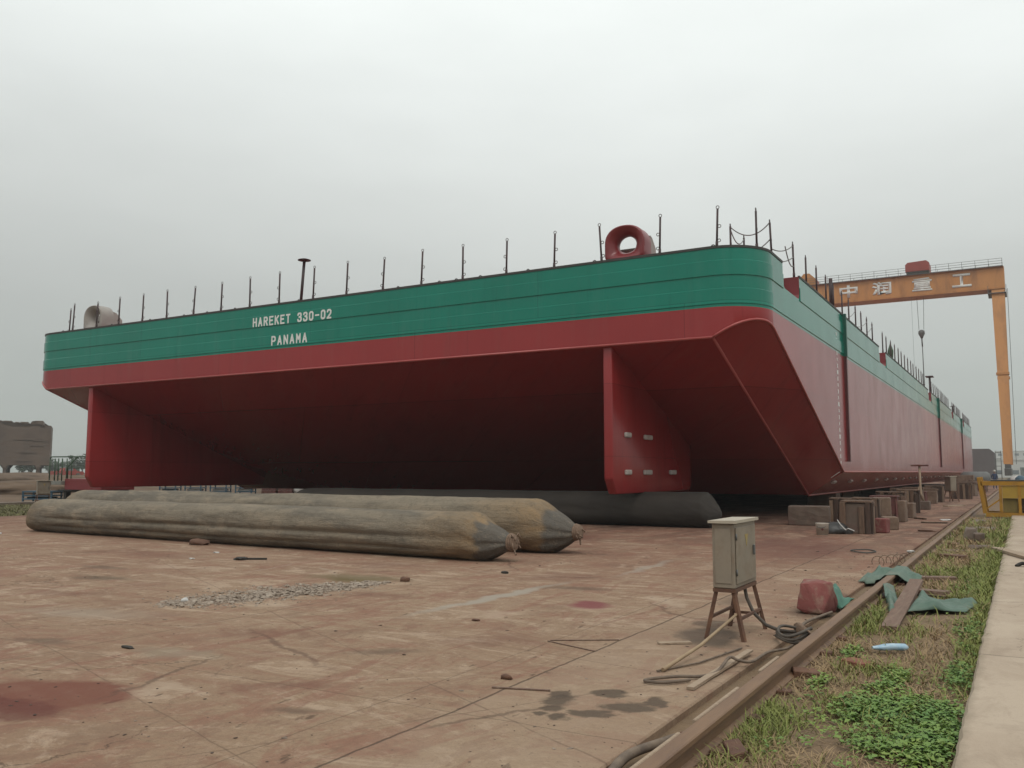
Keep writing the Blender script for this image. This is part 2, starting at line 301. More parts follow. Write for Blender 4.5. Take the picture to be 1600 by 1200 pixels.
    for k in range(16):
        cx = rnd.uniform(-12, -3); cy = rnd.uniform(4, 17)
        blob(w2, cx, cy, rnd.uniform(.02, .05), rnd.uniform(.4, 1.6), rnd.choice((-58, -20, 10, 35, 62))+rnd.uniform(-10, 10), rnd.choice(((.28, .21, .16), (.075, .048, .036), (.09, .05, .038))), .55, .7)
    # joints: cast lines along and across the slip, and cracks
    w3 = warp(.08); s3 = g.n('ShaderNodeSeparateXYZ'); g.l(w3, s3.inputs[0])
    def line(co, at, wd, amt):
        nonlocal c
        d = g.math('ABSOLUTE', g.math('SUBTRACT', co, at))
        f = g.mr(d, wd*.4, wd, amt, 0); c = g.mix(f, c, (.05, .034, .026)); return f
    jl = [line(s3.outputs[0], a, w_, k) for a, w_, k in ((-3.4, .014, .7), (-3.95, .01, .4), (-7.6, .012, .5), (-12, .014, .5), (-16.5, .014, .5), (-21, .014, .5))]
    for a, w_, k in ((5.05, .008, .45), (11.2, .01, .35), (17.3, .012, .4), (23.4, .012, .4)): jl.append(line(s3.outputs[1], a, w_, k))
    for ang, off, wd, k_ in ((62, 7.1, .012, .4), (71, 6.2, .008, .45), (-38, 1.9, .009, .4), (-30, -1.4, .012, .35), (80, 10.3, .012, .35)):
        dn_ = g.n('ShaderNodeVectorMath', operation='DOT_PRODUCT'); g.l(w3, dn_.inputs[0]); dn_.inputs[1].default_value = (math.cos(R(ang)), math.sin(R(ang)), 0)
        d_ = g.math('ABSOLUTE', g.math('SUBTRACT', dn_.outputs['Value'], off-4)); c = g.mix(g.math('MULTIPLY', g.mr(d_, wd*.4, wd, k_, 0), g.mr(mid, .42, .5)), c, (.085, .055, .04))
    vo = g.n('ShaderNodeTexVoronoi', feature='DISTANCE_TO_EDGE'); g.l(warp(.7), vo.inputs['Vector']); vo.inputs['Scale'].default_value = .42
    ck = g.math('MULTIPLY', g.mr(vo.outputs['Distance'], .001, .0042, .55, 0), g.mr(big, .52, .58))
    c = g.mix(ck, c, (.05, .035, .027))
    g.l(c, b.inputs['Base Color'])
    rg = g.mr(mid, .3, .7, .78, .95); g.l(rg, b.inputs['Roughness']); b.inputs['Specular IOR Level'].default_value = .15
    h = g.math('ADD', g.math('MULTIPLY', fine, .6), g.math('MULTIPLY', crisp, .9))
    h = g.math('SUBTRACT', h, g.math('MULTIPLY', jl[0], 1.2)); h = g.math('SUBTRACT', h, g.math('MULTIPLY', ck, 1))
    g.bump(h, .55, .02, b)
    return m
M_SLIP = slip_mat()

def bag_mat():
    m, nt, b = newmat('dusty_airbag_rubber'); g = G(nt)
    oi = g.n('ShaderNodeObjectInfo'); P = g.coord()
    va = g.n('ShaderNodeVectorMath', operation='ADD'); g.l(P, va.inputs[0])
    k = g.math('MULTIPLY', oi.outputs['Random'], 31); g.l(k, va.inputs[1]); P2 = va.outputs[0]
    mp_ = g.n('ShaderNodeMapping'); g.l(P2, mp_.inputs[0]); mp_.inputs['Scale'].default_value = (.32, 1, 1); P3 = mp_.outputs[0]
    n1 = g.noise(P3, .9, 6, .62, .5); n2 = g.noise(P3, 3.0, 8, .72, .5); n3 = g.noise(P2, 30, 4, .65)
    c = g.mix(g.mr(n1, .42, .58), (.20, .165, .122), (.14, .12, .095))
    c = g.mix(g.mr(n2, .5, .62, 0, .65), c, (.27, .215, .155))
    c = g.mix(g.mr(n2, .34, .45, .6, 0), c, (.105, .088, .068))
    at = g.n('ShaderNodeAttribute'); at.attribute_name = 'end_mud'
    mud = g.math('MULTIPLY', at.outputs['Fac'], g.mr(n2, .3, .62, .25, 1))
    c = g.mix(mud, c, (.26, .17, .09))
    at2 = g.n('ShaderNodeAttribute'); at2.attribute_name = 'cone'
    c = g.mix(g.math('MULTIPLY', at2.outputs['Fac'], .85), c, (.088, .084, .078))
    cr = g.noise(P2, 7, 12, .78, .3); c = g.mix(g.mr(cr, .55, .58, 0, .4), c, (.098, .08, .06)); c = g.mix(g.mr(cr, .41, .45, .35, 0), c, (.25, .2, .145))
    c = g.mix(g.mr(n3, .55, .75, 0, .35), c, (.08, .066, .05))
    g.l(c, b.inputs['Base Color']); b.inputs['Roughness'].default_value = .85; b.inputs['Specular IOR Level'].default_value = .25
    wr = g.noise(g.coord((.35, 1.6, 1.6)), 3.2, 6, .62, .6)
    ln_ = g.noise(g.coord((.10, 2.6, 2.6)), 3.0, 8, .7, .2)
    h = g.math('ADD', g.math('ADD', g.math('MULTIPLY', wr, .9), g.math('MULTIPLY', n3, .5)), g.math('MULTIPLY', ln_, .9)); g.bump(h, .8, .05, b)
    return m
M_BAG = bag_mat()
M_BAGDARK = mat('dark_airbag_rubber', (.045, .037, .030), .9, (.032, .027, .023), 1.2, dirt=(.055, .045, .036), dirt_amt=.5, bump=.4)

# ------------------------------------------------------------------ object helpers
def tag(o, label=None, cat=None, group=None, kind=None):
    if label: o['label'] = label
    if cat: o['category'] = cat
    if group: o['group'] = group
    if kind: o['kind'] = kind
    return o
def thing(name, label, cat, loc=(0, 0, 0), rotz=0, group=None):
    o = bpy.data.objects.new(name, None); COL.objects.link(o); o.empty_display_size = .2
    o.location = loc; o.rotation_euler = (0, 0, rotz)
    return tag(o, label, cat, group)
def frame_of(o):
    """world matrix of an unevaluated object"""
    m = Matrix.LocRotScale(o.location, o.rotation_euler, o.scale)
    return frame_of(o.parent) @ m if o.parent else m
class MB:
    def __init__(s): s.bm = bmesh.new()
    def _add(s, bm2, M=None):
        me = bpy.data.meshes.new('tmp'); bm2.to_mesh(me); bm2.free()
        if M: me.transform(M)
        s.bm.from_mesh(me); bpy.data.meshes.remove(me); return s
    def box(s, c, size, rot=(0, 0, 0), bev=0, seg=1):
        b = bmesh.new(); bmesh.ops.create_cube(b, size=1)
        bmesh.ops.scale(b, vec=size, verts=b.verts)
        if bev: bmesh.ops.bevel(b, geom=b.edges[:], offset=min(bev, min(size)*.45), segments=seg, affect='EDGES', profile=.5)
        from mathutils import Euler
        return s._add(b, Matrix.Translation(c) @ Euler(rot).to_matrix().to_4x4())
    def bx(s, x0, x1, y0, y1, z0, z1, bev=0, seg=1):
        return s.box(((x0+x1)/2, (y0+y1)/2, (z0+z1)/2), (abs(x1-x0), abs(y1-y0), abs(z1-z0)), bev=bev, seg=seg)
    def bar(s, p0, p1, w, h=None, bev=0):
        """square bar between two points"""
        p0, p1 = Vector(p0), Vector(p1); d = p1-p0; h = h or w
        b = bmesh.new(); bmesh.ops.create_cube(b, size=1); bmesh.ops.scale(b, vec=(w, h, d.length), verts=b.verts)
        if bev: bmesh.ops.bevel(b, geom=b.edges[:], offset=bev, segments=1, affect='EDGES')
        up = 'Y'
        return s._add(b, Matrix.Translation((p0+p1)/2) @ d.to_track_quat('Z', up).to_matrix().to_4x4())
    def tube(s, pts, r, seg=8, cap=True, r_end=None):
        pts = [Vector(p) for p in pts]; n = len(pts); bm = s.bm; rings = []
        T = [(pts[min(i+1, n-1)]-pts[max(i-1, 0)]).normalized() for i in range(n)]
        ref = Vector((0, 0, 1)) if abs(T[0].z) < .9 else Vector((1, 0, 0))
        u = T[0].cross(ref).normalized()
        for i, p in enumerate(pts):
            u = (u - T[i]*u.dot(T[i])).normalized(); v = T[i].cross(u)
            rr = r[i] if isinstance(r, (list, tuple)) else (r if r_end is None else r+(r_end-r)*i/(n-1))
            rings.append([bm.verts.new(p+u*(rr*math.cos(2*math.pi*k/seg))+v*(rr*math.sin(2*math.pi*k/seg))) for k in range(seg)])
        for a, b in zip(rings, rings[1:]):
            for k in range(seg):
                f = bm.faces.new((a[k], a[(k+1) % seg], b[(k+1) % seg], b[k])); f.smooth = True
        if cap:
            bm.faces.new(rings[0][::-1]); bm.faces.new(rings[-1])
        return s
    def torus(s, c, Rr, r, axis='Y', seg=14, sub=6):
        c = Vector(c); pts = []
        for k in range(seg+1):
            a = 2*math.pi*k/seg
            d = {'Y': Vector((math.cos(a), 0, math.sin(a))), 'X': Vector((0, math.cos(a), math.sin(a))), 'Z': Vector((math.cos(a), math.sin(a), 0))}[axis]
            pts.append(c+d*Rr)
        return s.tube(pts, r, sub, cap=False)
    def prism(s, poly, axis, a, b):
        """extrude a polygon: axis 'X' poly=(y,z); 'Y' poly=(x,z); 'Z' poly=(x,y)"""
        bm = s.bm
        def P(q, t): return {'X': (t, q[0], q[1]), 'Y': (q[0], t, q[1]), 'Z': (q[0], q[1], t)}[axis]
        A = [bm.verts.new(P(q, a)) for q in poly]; B = [bm.verts.new(P(q, b)) for q in poly]; n = len(poly)
        fs = [bm.faces.new(A[::-1]), bm.faces.new(B)]
        for k in range(n): fs.append(bm.faces.new((A[k], A[(k+1) % n], B[(k+1) % n], B[k])))
        bmesh.ops.recalc_face_normals(bm, faces=fs)
        return s
    def lathe(s, prof, c, axis='Z', seg=24, cap=True):
        bm = s.bm; c = Vector(c); rings = []
        for r, h in prof:
            ring = []
            for k in range(seg):
                a = 2*math.pi*k/seg; x, y = r*math.cos(a), r*math.sin(a)
                ring.append(bm.verts.new(c+Vector({'Z': (x, y, h), 'Y': (x, h, y), 'X': (h, x, y)}[axis])))
            rings.append(ring)
        fs = []
        for a, b in zip(rings, rings[1:]):
            for k in range(seg):
                f = bm.faces.new((a[k], a[(k+1) % seg], b[(k+1) % seg], b[k])); f.smooth = True; fs.append(f)
        if cap: fs += [bm.faces.new(rings[0][::-1]), bm.faces.new(rings[-1])]
        bmesh.ops.recalc_face_normals(bm, faces=fs)
        return s
    def rock(s, c, size, seed, rough=.25, sub=3, flat=False):
        rn = random.Random(seed*7+1); b = bmesh.new()
        if rough <= .2 or flat:
            # broken, flat-sided chunk
            for k in range(26):
                q = Vector((rn.uniform(-.5, .5), rn.uniform(-.5, .5), rn.uniform(-.5, .5))); ax_ = rn.randrange(3); q[ax_] = math.copysign(.5-rn.uniform(0, .07), q[ax_]); b.verts.new(q)
            r = bmesh.ops.convex_hull(b, input=b.verts); bmesh.ops.delete(b, geom=[v for v in b.verts if not v.link_faces], context='VERTS')
            bmesh.ops.bevel(b, geom=b.edges[:], offset=.02, segments=1, affect='EDGES')
            bmesh.ops.triangulate(b, faces=b.faces[:]); bmesh.ops.subdivide_edges(b, edges=[e for e in b.edges if e.calc_length() > .12], cuts=2)
            o = Vector((seed*3.1, seed*1.7, seed*.9))
            for v in b.verts:
                d = mnoise.noise(v.co*4+o)*.06+mnoise.noise(v.co*11+o)*.03; v.co = v.co*(1+d); v.co = Vector((v.co.x*size[0], v.co.y*size[1], v.co.z*size[2]))
            return s._add(b, Matrix.Translation(c))
        bmesh.ops.create_icosphere(b, subdivisions=sub, radius=.5)
        o = Vector((seed*3.1, seed*1.7, seed*.9))
        for v in b.verts:
            d = mnoise.noise(v.co*2.2+o)*rough + mnoise.noise(v.co*6+o)*rough*.35
            q = v.co*(1+d*1.6); m = max(abs(q.x), abs(q.y), abs(q.z)); q = q*(1+.35*(.5/m-1)*.6) if m > 0 else q
            v.co = Vector((q.x*size[0], q.y*size[1], q.z*size[2]))
        return s._add(b, Matrix.Translation(c))
    def build(s, name, m, parent=None, smooth=None, world=True):
        bm = s.bm
        me = bpy.data.meshes.new(name)
        if parent is not None and world: bmesh.ops.transform(bm, matrix=frame_of(parent).inverted(), verts=bm.verts)
        origin = None
        if parent is None and bm.verts:
            xs = [v.co for v in bm.verts]
            origin = Vector(((min(q.x for q in xs)+max(q.x for q in xs))/2, (min(q.y for q in xs)+max(q.y for q in xs))/2, min(q.z for q in xs)))
            bmesh.ops.translate(bm, vec=-origin, verts=bm.verts)
        bm.to_mesh(me); bm.free()
        for q in (m if isinstance(m, (list, tuple)) else [m]): me.materials.append(q)
        if smooth is not None:
            me.shade_smooth(); me.set_sharp_from_angle(angle=R(smooth))
        o = bpy.data.objects.new(name, me); COL.objects.link(o)
        if parent is not None: o.parent = parent
        elif origin is not None: o.location = origin
        return o
def raw(name, verts, faces, m, loc=(0, 0, 0), parent=None, smooth=False):
    me = bpy.data.meshes.new(name); me.from_pydata(verts, [], faces); me.update()
    me.materials.append(m)
    if smooth: me.shade_smooth()
    o = bpy.data.objects.new(name, me); COL.objects.link(o); o.location = loc
    if parent is not None: o.parent = parent
    return o
def dup(root, loc, rotz=0, label=None, scale=None):
    r = root.copy(); COL.objects.link(r); r.location = loc; r.rotation_euler = (0, 0, rotz)
    if scale: r.scale = scale
    if label: r['label'] = label
    for ch in list(root.children):
        c = ch.copy(); COL.objects.link(c); c.parent = r
        for gch in list(ch.children):
            d = gch.copy(); COL.objects.link(d); d.parent = c
    return r
def dup_part(o, parent, off):
    c = o.copy(); COL.objects.link(c); c.parent = parent; c.location = Vector(o.location)+Vector(off)
    for ch in list(o.children):
        d = ch.copy(); COL.objects.link(d); d.parent = c
    return c
def text_mesh(name, body, size, thick, m, parent, M, sx=1., offset=0.):
    """writing turned into a thin solid mesh"""
    cu = bpy.data.curves.new(name, 'FONT'); cu.body = body; cu.size = size; cu.extrude = thick; cu.offset = offset; cu.resolution_u = 3
    o = bpy.data.objects.new(name, cu); COL.objects.link(o)
    dg = bpy.context.evaluated_depsgraph_get(); me = bpy.data.meshes.new_from_object(o.evaluated_get(dg))
    bpy.data.objects.remove(o); bpy.data.curves.remove(cu)
    xs = [v.co for v in me.vertices]
    return me
def place_text(name, body, x0, x1, y, z0, z1, m, parent, offset=0., thick=.004):
    """upright writing facing -Y filling the given box"""
    me = text_mesh(name, body, 1, 0, m, parent, None, offset=offset)
    bm = bmesh.new(); bm.from_mesh(me); bpy.data.meshes.remove(me)
    a = [min(v.co[i] for v in bm.verts) for i in (0, 1)]; b = [max(v.co[i] for v in bm.verts) for i in (0, 1)]
    bmesh.ops.remove_doubles(bm, verts=bm.verts, dist=1e-5)
    for v in bm.verts:
        v.co = Vector((x0+(v.co.x-a[0])/(b[0]-a[0])*(x1-x0), y-thick, z0+(v.co.y-a[1])/(b[1]-a[1])*(z1-z0)))
    r = bmesh.ops.extrude_face_region(bm, geom=bm.faces[:])
    for v in [q for q in r['geom'] if isinstance(q, bmesh.types.BMVert)]: v.co.y += thick*.8
    bmesh.ops.recalc_face_normals(bm, faces=bm.faces)
    mb = MB(); mb.bm.free(); mb.bm = bm
    return mb.build(name, m, parent)

# ------------------------------------------------------------------ the ground
def sheet(name, x0, x1, y0, y1, z0, z1, m, bev=.01):
    o = MB().bx(x0, x1, y0, y1, z0, z1, bev=bev).build(name, m)
    me = o.data; me.transform(Matrix.Translation(o.location)); o.location = (0, 0, 0)
    return tag(o, kind='structure')
tag(raw('ground', [(-4000, -4000, -.11), (4000, -4000, -.11), (4000, 4000, -.11), (-4000, 4000, -.11)], [(0, 1, 2, 3)], M_GROUND), kind='structure')
sheet('slipway', -32.3, -2.06, -8, 185, -.3, 0, M_SLIP, .012)
sheet('rail_bed', -2.06, -.405, -8, 185, -.3, -.055, M_SOIL, 0)
def walkway():
    mb = MB(); bm = mb.bm; y = -8.; rows = []
    while y < 185:
        near = y < 30
        e = -.40+.014*mnoise.noise((y*.7, 0, 0))+(.012*mnoise.noise((y*4, 3, 0))+.02*max(0, mnoise.noise((y*2.3, 9, 0))-.25) if near else 0)
        c = .012+(.02*max(0, mnoise.noise((y*3.1, 5, 2))) if near else 0)
        rows.append([bm.verts.new(q) for q in ((e, y, -.3), (e-.004, y, .05-c*1.2), (e+c, y, .05), (3.2, y, .05), (3.2, y, -.3))]); y += .07 if near else 3
    for a, b in zip(rows, rows[1:]):
        for k in range(4): bm.faces.new((a[k], a[k+1], b[k+1], b[k]))
    bmesh.ops.recalc_face_normals(bm, faces=bm.faces)
    o = mb.build('walkway', M_WALK); o.data.transform(Matrix.Translation(o.location)); o.location = (0, 0, 0); tag(o, kind='structure')
walkway()
sheet('grass_verge', -43.5, -32.3, -8, 185, -.3, -.03, M_GROUND, 0)
sheet('verge_kerb', -44.0, -43.5, -8, 185, -.3, .12, M_CONC, .02)
sheet('service_road', -62, -44.0, -8, 185, -.3, -.05, M_MUD, 0)
def mound(label, x, y, s, k):
    tag(MB().rock((x, y, .2), s, k, .4, 4).build('earth_mound', M_MUD, smooth=80), label, 'earth mound', 'earth mounds on the mud')
def mud_field():
    vs, fs = [], []
    nx, ny = 70, 60
    for j in range(ny):
        for i in range(nx):
            x = -61 - (i/(nx-1))**1.6*330; y = 10+(j/(ny-1))*330
            d = -61-x
            z = -.12+1.25*min(1, d/45)+min(1, d/20)*(.55*mnoise.noise((x*.05, y*.05, 0))+.35*mnoise.noise((x*.16, y*.16, 3))+.15*mnoise.noise((x*.5, y*.5, 7)))
            vs.append((x, y, z))
    for j in range(ny-1):
        for i in range(nx-1):
            a = j*nx+i; fs.append((a, a+nx, a+nx+1, a+1))
    tag(raw('mud_field', vs, fs, M_MUD, smooth=True), kind='structure')
mud_field()
mound('low dark earth mound in front of the brown ship section columns', -100, 66, (9, 30, 2.4), 1)
mound('long low earth bank on the mud nearer than the brown ship section', -78, 52, (4, 26, 1.5), 2)
mound('small dark earth heap beside the low work platform', -66, 40, (3, 9, 1.2), 3)

# ------------------------------------------------------------------ the barge
XL, XR, Y0, Y1 = -37.62, -5.65, 22.6, 133.0
ZD, ZG, ZT, ZK = 7.60, 5.98, 5.17, .75
YK = 34.0; CX_ = 1.28; CS = .68
RC = 1.35
NOTCH = [(25.25, 27.4), (44.9, 47.3), (70.5, 73), (95, 97.5), (113.5, 116)]
def outline(off=0., n=18):
    """points (x, y, nx, ny) from the right side's far end round the stern to the left side's far end"""
    r = RC+off
    P = [(XR+off, Y1, 1, 0)]
    for k in range(n+1):
        a = -math.pi/2*k/n
        P.append((XR-RC+r*math.cos(a), Y0+RC+r*math.sin(a), math.cos(a), math.sin(a)))
    for k in range(n+1):
        a = -math.pi/2-math.pi/2*k/n
        P.append((XL+RC+r*math.cos(a), Y0+RC+r*math.sin(a), math.cos(a), math.sin(a)))
    P.append((XL-off, Y1, -1, 0))
    return P
barge = thing('barge', 'huge green and red steel barge on the slipway, lettered stern towards the camera', 'barge', (-21.2, Y0, 0))
def hull_mesh():
    mb = MB(); bm = mb.bm
    pl = [(p[0], p[1]) for p in outline()]
    mb.prism(pl, 'Z', ZK, ZD)
    m = (ZK-ZT)/(YK-Y0)
    def cut(co, no, clear=True):
        g = bm.verts[:]+bm.edges[:]+bm.faces[:]
        r = bmesh.ops.bisect_plane(bm, geom=g, dist=1e-5, plane_co=co, plane_no=no, clear_outer=clear, clear_inner=False)
        if clear:
            ed = [e for e in r['geom_cut'] if isinstance(e, bmesh.types.BMEdge)]
            bmesh.ops.holes_fill(bm, edges=ed, sides=0)
    # plane z = a + bx*X + by*Y, removing what lies below
    def below(a, bx, by, x0, y0):
        no = Vector((bx, by, -1)); cut(Vector((x0, y0, a+bx*x0+by*y0)), no)
    below(ZT-m*Y0, 0, m, XR, Y0)
    aR = -CS*(XR-CX_); aL = CS*(XL+CX_)
    below(ZK+aR, CS, 0, XR, 50); below(ZK+aL, -CS, 0, XL, 50)
    below(ZT-m*Y0+aR, CS, m, XR, Y0); below(ZT-m*Y0+aL, -CS, m, XL, Y0)
    bmesh.ops.remove_doubles(bm, verts=bm.verts, dist=1e-4)
    bmesh.ops.recalc_face_normals(bm, faces=bm.faces)
    ed = [e for e in bm.edges if len(e.link_faces) == 2 and e.calc_face_angle(0) > R(18) and max(v.co.z for v in e.verts) < ZD-.01]
    bmesh.ops.bevel(bm, geom=ed, offset=.045, segments=2, affect='EDGES', profile=.5)
    cut(Vector((0, 0, ZG)), Vector((0, 0, 1)), False)
    o = mb.build('hull', [M_RED, M_GREEN], barge)
    # towing recesses in the right side
    cutters = []
    for a, b in NOTCH:
        q = bmesh.new(); bmesh.ops.create_cube(q, size=1); bmesh.ops.scale(q, vec=(1.24, b-a, 2), verts=q.verts)
        bmesh.ops.bevel(q, geom=[e for e in q.edges if abs(e.verts[0].co.y-e.verts[1].co.y) < 1e-4 and abs(e.verts[0].co.z-e.verts[1].co.z) < 1e-4 and e.verts[0].co.z < 0], offset=.25, segments=4, affect='EDGES', profile=.5)
        me = bpy.data.meshes.new('c'); q.to_mesh(me); q.free()
        co = bpy.data.objects.new('c', me); COL.objects.link(co); co.location = (XR, (a+b)/2, 6.87+1); cutters.append(co)
        md = o.modifiers.new('b', 'BOOLEAN'); md.operation = 'DIFFERENCE'; md.object = co; md.solver = 'EXACT'
    bpy.context.view_layer.update()
    dg = bpy.context.evaluated_depsgraph_get()
    me = bpy.data.meshes.new_from_object(o.evaluated_get(dg))
    o.modifiers.clear(); old = o.data; o.data = me; bpy.data.meshes.remove(old); me.name = 'hull'
    for co in cutters: me2 = co.data; bpy.data.objects.remove(co); bpy.data.meshes.remove(me2)
    bx, by = barge.location.x, barge.location.y
    while len(me.materials) < 3: me.materials.append(None)
    me.materials[0] = M_RED; me.materials[1] = M_GREEN; me.materials[2] = M_REDPLAIN
    for p in me.polygons:
        c = p.center; x, y = c.x+bx, c.y+by
        p.material_index = 1 if c.z > ZG-.001 else 0
        if c.z > ZD-.005: p.material_index = 0
        if XR-.7 < x < XR-.02 and c.z > 6.8 and any(a-.02 < y < b+.02 for a, b in NOTCH) and c.z < ZD-.005: p.material_index = 2
    me.shade_smooth(); me.set_sharp_from_angle(angle=R(16))
    for p in me.polygons:
        if p.area > 1.2: p.use_smooth = False
    return o
hull_mesh()
def sweep(name, prof, m, gaps=()):
    """strip swept round the hull outline, leaving gaps in the right side; prof = [(out, z)] open towards the plating"""
    segs = []
    far = Y1
    if gaps:
        ys = []
        last = Y0+RC
        for a, b in gaps: ys.append((last, a)); last = b
        ys.append((last, far))
        for a, b in ys[1:]: segs.append([(XR, b, 1, 0), (XR, a, 1, 0)])
        base = outline(); base[0] = (XR, ys[0][1], 1, 0); segs.append(base)
    else: segs.append(outline())
    mb = MB(); bm = mb.bm
    for S_ in segs:
        rings = [[bm.verts.new((x+nx*o, y+ny*o, z)) for o, z in prof] for x, y, nx, ny in S_]
        fs = []
        for a, b in zip(rings, rings[1:]):
            for k in range(len(prof)-1): fs.append(bm.faces.new((a[k], b[k], b[k+1], a[k+1])))
        fs.append(bm.faces.new(rings[0])); fs.append(bm.faces.new(rings[-1][::-1]))
    bmesh.ops.recalc_face_normals(bm, faces=bm.faces)
    o = mb.build(name, m, barge, smooth=25)
    for p in o.data.polygons:
        if max((o.data.vertices[p.vertices[k]].co-o.data.vertices[p.vertices[k-1]].co).length for k in range(len(p.vertices))) > 1: p.use_smooth = False
    return o
BELT = .024
def beltprof(z0, z1): return [(-.01, z0), (BELT-.006, z0), (BELT, z0+.008), (BELT, z1-.016), (BELT-.012, z1-.004), (-.01, z1)]
gp = [(a-.02, b+.02) for a, b in NOTCH]
sweep('fender_belt', beltprof(6.83, 7.25), M_GREEN, gp)
sweep('fender_belt', beltprof(6.06, 6.48), M_GREEN)
sweep('deck_edge', [(-.012, ZD-.03), (.018, ZD-.03), (.018, ZD+.035), (-.05, ZD+.035)], M_EDGE, gp)
GLYPH = {
 'H': [[(0, 0), (0, 1)], [(1, 0), (1, 1)], [(0, .5), (1, .5)]], 'A': [[(0, 0), (.5, 1), (1, 0)], [(.22, .32), (.78, .32)]],
 'R': [[(0, 0), (0, 1), (.68, 1), (.95, .88), (.95, .62), (.68, .5), (0, .5)], [(.52, .5), (1, 0)]], 'E': [[(1, 1), (0, 1), (0, 0), (1, 0)], [(0, .52), (.82, .52)]],
 'K': [[(0, 0), (0, 1)], [(1, 1), (0, .42)], [(.34, .6), (1, 0)]], 'T': [[(0, 1), (1, 1)], [(.5, 1), (.5, 0)]],
 'P': [[(0, 0), (0, 1), (.68, 1), (.97, .87), (.97, .58), (.68, .45), (0, .45)]], 'N': [[(0, 0), (0, 1), (1, 0), (1, 1)]], 'M': [[(0, 0), (0, 1), (.5, .4), (1, 1), (1, 0)]],
 '3': [[(0, .80), (.12, .95), (.35, 1), (.68, 1), (.95, .87), (.95, .67), (.68, .53), (.4, .53)], [(.68, .53), (1, .38), (1, .15), (.7, 0), (.3, 0), (.06, .06), (0, .2)]],
 '0': [[(.3, 0), (.7, 0), (1, .16), (1, .84), (.7, 1), (.3, 1), (0, .84), (0, .16), (.3, 0)]], '2': [[(0, .78), (.1, .93), (.32, 1), (.68, 1), (1, .85), (1, .62), (.82, .45), (0, 0), (1, 0)]], '-': [[(.05, .5), (.95, .5)]]}
def lettering(body, x0, x1, y, z0, z1, wr=.76, stroke=.062):
    """each character is its own raised mesh, its strokes merged into rows of small faces"""
    adv = (x1-x0)/(len(body)-1+wr); w = adv*wr; h = z1-z0; cell = .0075; hw = stroke/2
    for k, ch in enumerate(body):
        if ch == ' ': continue
        lx = x0+k*adv; sg = []
        for pl in GLYPH[ch]:
            P = [(hw+px*(w-stroke), hw+pz*(h-stroke)) for px, pz in pl]
            sg += list(zip(P, P[1:]))
        nx, nz_ = int(w/cell)+1, int(h/cell)+1; mb = MB()
        def inside(px, pz):
            for (ax, az), (bx, bz) in sg:
                dx, dz = bx-ax, bz-az; t = max(0, min(1, ((px-ax)*dx+(pz-az)*dz)/(dx*dx+dz*dz)))
                if max(abs(px-ax-t*dx), abs(pz-az-t*dz)) <= hw*1.0 and math.hypot(px-ax-t*dx, pz-az-t*dz) <= hw*1.12: return True
            return False
        for j in range(nz_):
            i = 0
            while i < nx:
                if inside((i+.5)*cell, (j+.5)*cell):
                    i2 = i
                    while i2 < nx and inside((i2+.5)*cell, (j+.5)*cell): i2 += 1
                    v = [mb.bm.verts.new((lx+a*cell, y-.004, z0+b*cell)) for a, b in ((i, j), (i2, j), (i2, j+1), (i, j+1))]; mb.bm.faces.new(v); i = i2
                else: i += 1
        mb.build('letter', M_WHITE, barge)
lettering('HAREKET 330-02', -23.97, -20.22, Y0-BELT, 6.85, 7.19)
lettering('PANAMA', -23.02, -21.31, Y0-BELT, 6.105, 6.45, .74)
# half-round bars along the plate edges of the stern
def edge_bars():
    m = (ZK-ZT)/(YK-Y0); zr = lambda y: ZT+m*(y-Y0); r = .038
    xr, xl = XR-CX_, XL+CX_
    mb = MB(); mb.tube([(xl, Y0+.01, ZT+.005), (xr, Y0+.01, ZT+.005)], r, 8); mb.build('edge_bar', M_REDEDGE, barge)
    for s, xi, xo in ((1, xr, XR), (-1, xl, XL)):
        MB().tube([(xi, Y0+.02, ZT), (xi, YK, ZK+.0), (xi, Y1-.3, ZK)], r, 8).build('edge_bar', M_REDEDGE, barge)
        y1 = Y0+RC; pts = []
        for k in range(11):
            a = math.pi/2*k/10; x = xo-s*(RC-RC*math.sin(a)); y = Y0+RC-RC*math.cos(a)
            d = s*(x-xi)
            if d > 0: pts.append((x, y, zr(y)+CS*d))
        pts = [(xi, Y0+.01, ZT)]+pts+[(xo, YK, ZK+CS*CX_), (xo, Y1-.3, ZK+CS*CX_)]
        MB().tube(pts, r, 8).build('edge_bar', M_REDEDGE, barge)
edge_bars()
# vertical fenders on the right side
for y in (35.0, 79.0, 110.5):
    mb = MB(); mb.prism([(XR-.012, y-.09), (XR+.13, y-.085), (XR+.13, y+.085), (XR-.012, y+.09)], 'Z', ZG+.003, ZD+.02); f = mb.build('side_fender', M_GREENSHADE, barge)
    mb = MB(); mb.prism([(XR-.012, y-.09), (XR+.10, y-.085), (XR+.10, y+.085), (XR-.012, y+.09)], 'Z', 2.0, ZG); mb.build('lower_fender', M_REDSHADE, f)
# draft marks
z = 1.95; k = 0
while z < 6.7:
    if k % 5 == 4: MB().bx(XR+.002, XR+.006, 33.36, 33.62, z-.075, z+.075).build('draft_mark', M_WHITE, barge)
    else: h = .075 if k % 2 else .055; MB().bx(XR+.002, XR+.006, 33.42, 33.56, z-h, z+h).build('draft_mark', M_WHITE, barge)
    z += .235; k += 1
MB().box((XR-.14, 33.1, ZK+CS*(CX_-.14)-.016), (.36, .05, .012), rot=(0, -math.atan(CS), 0)).build('bilge_mark', M_WHITE, barge)
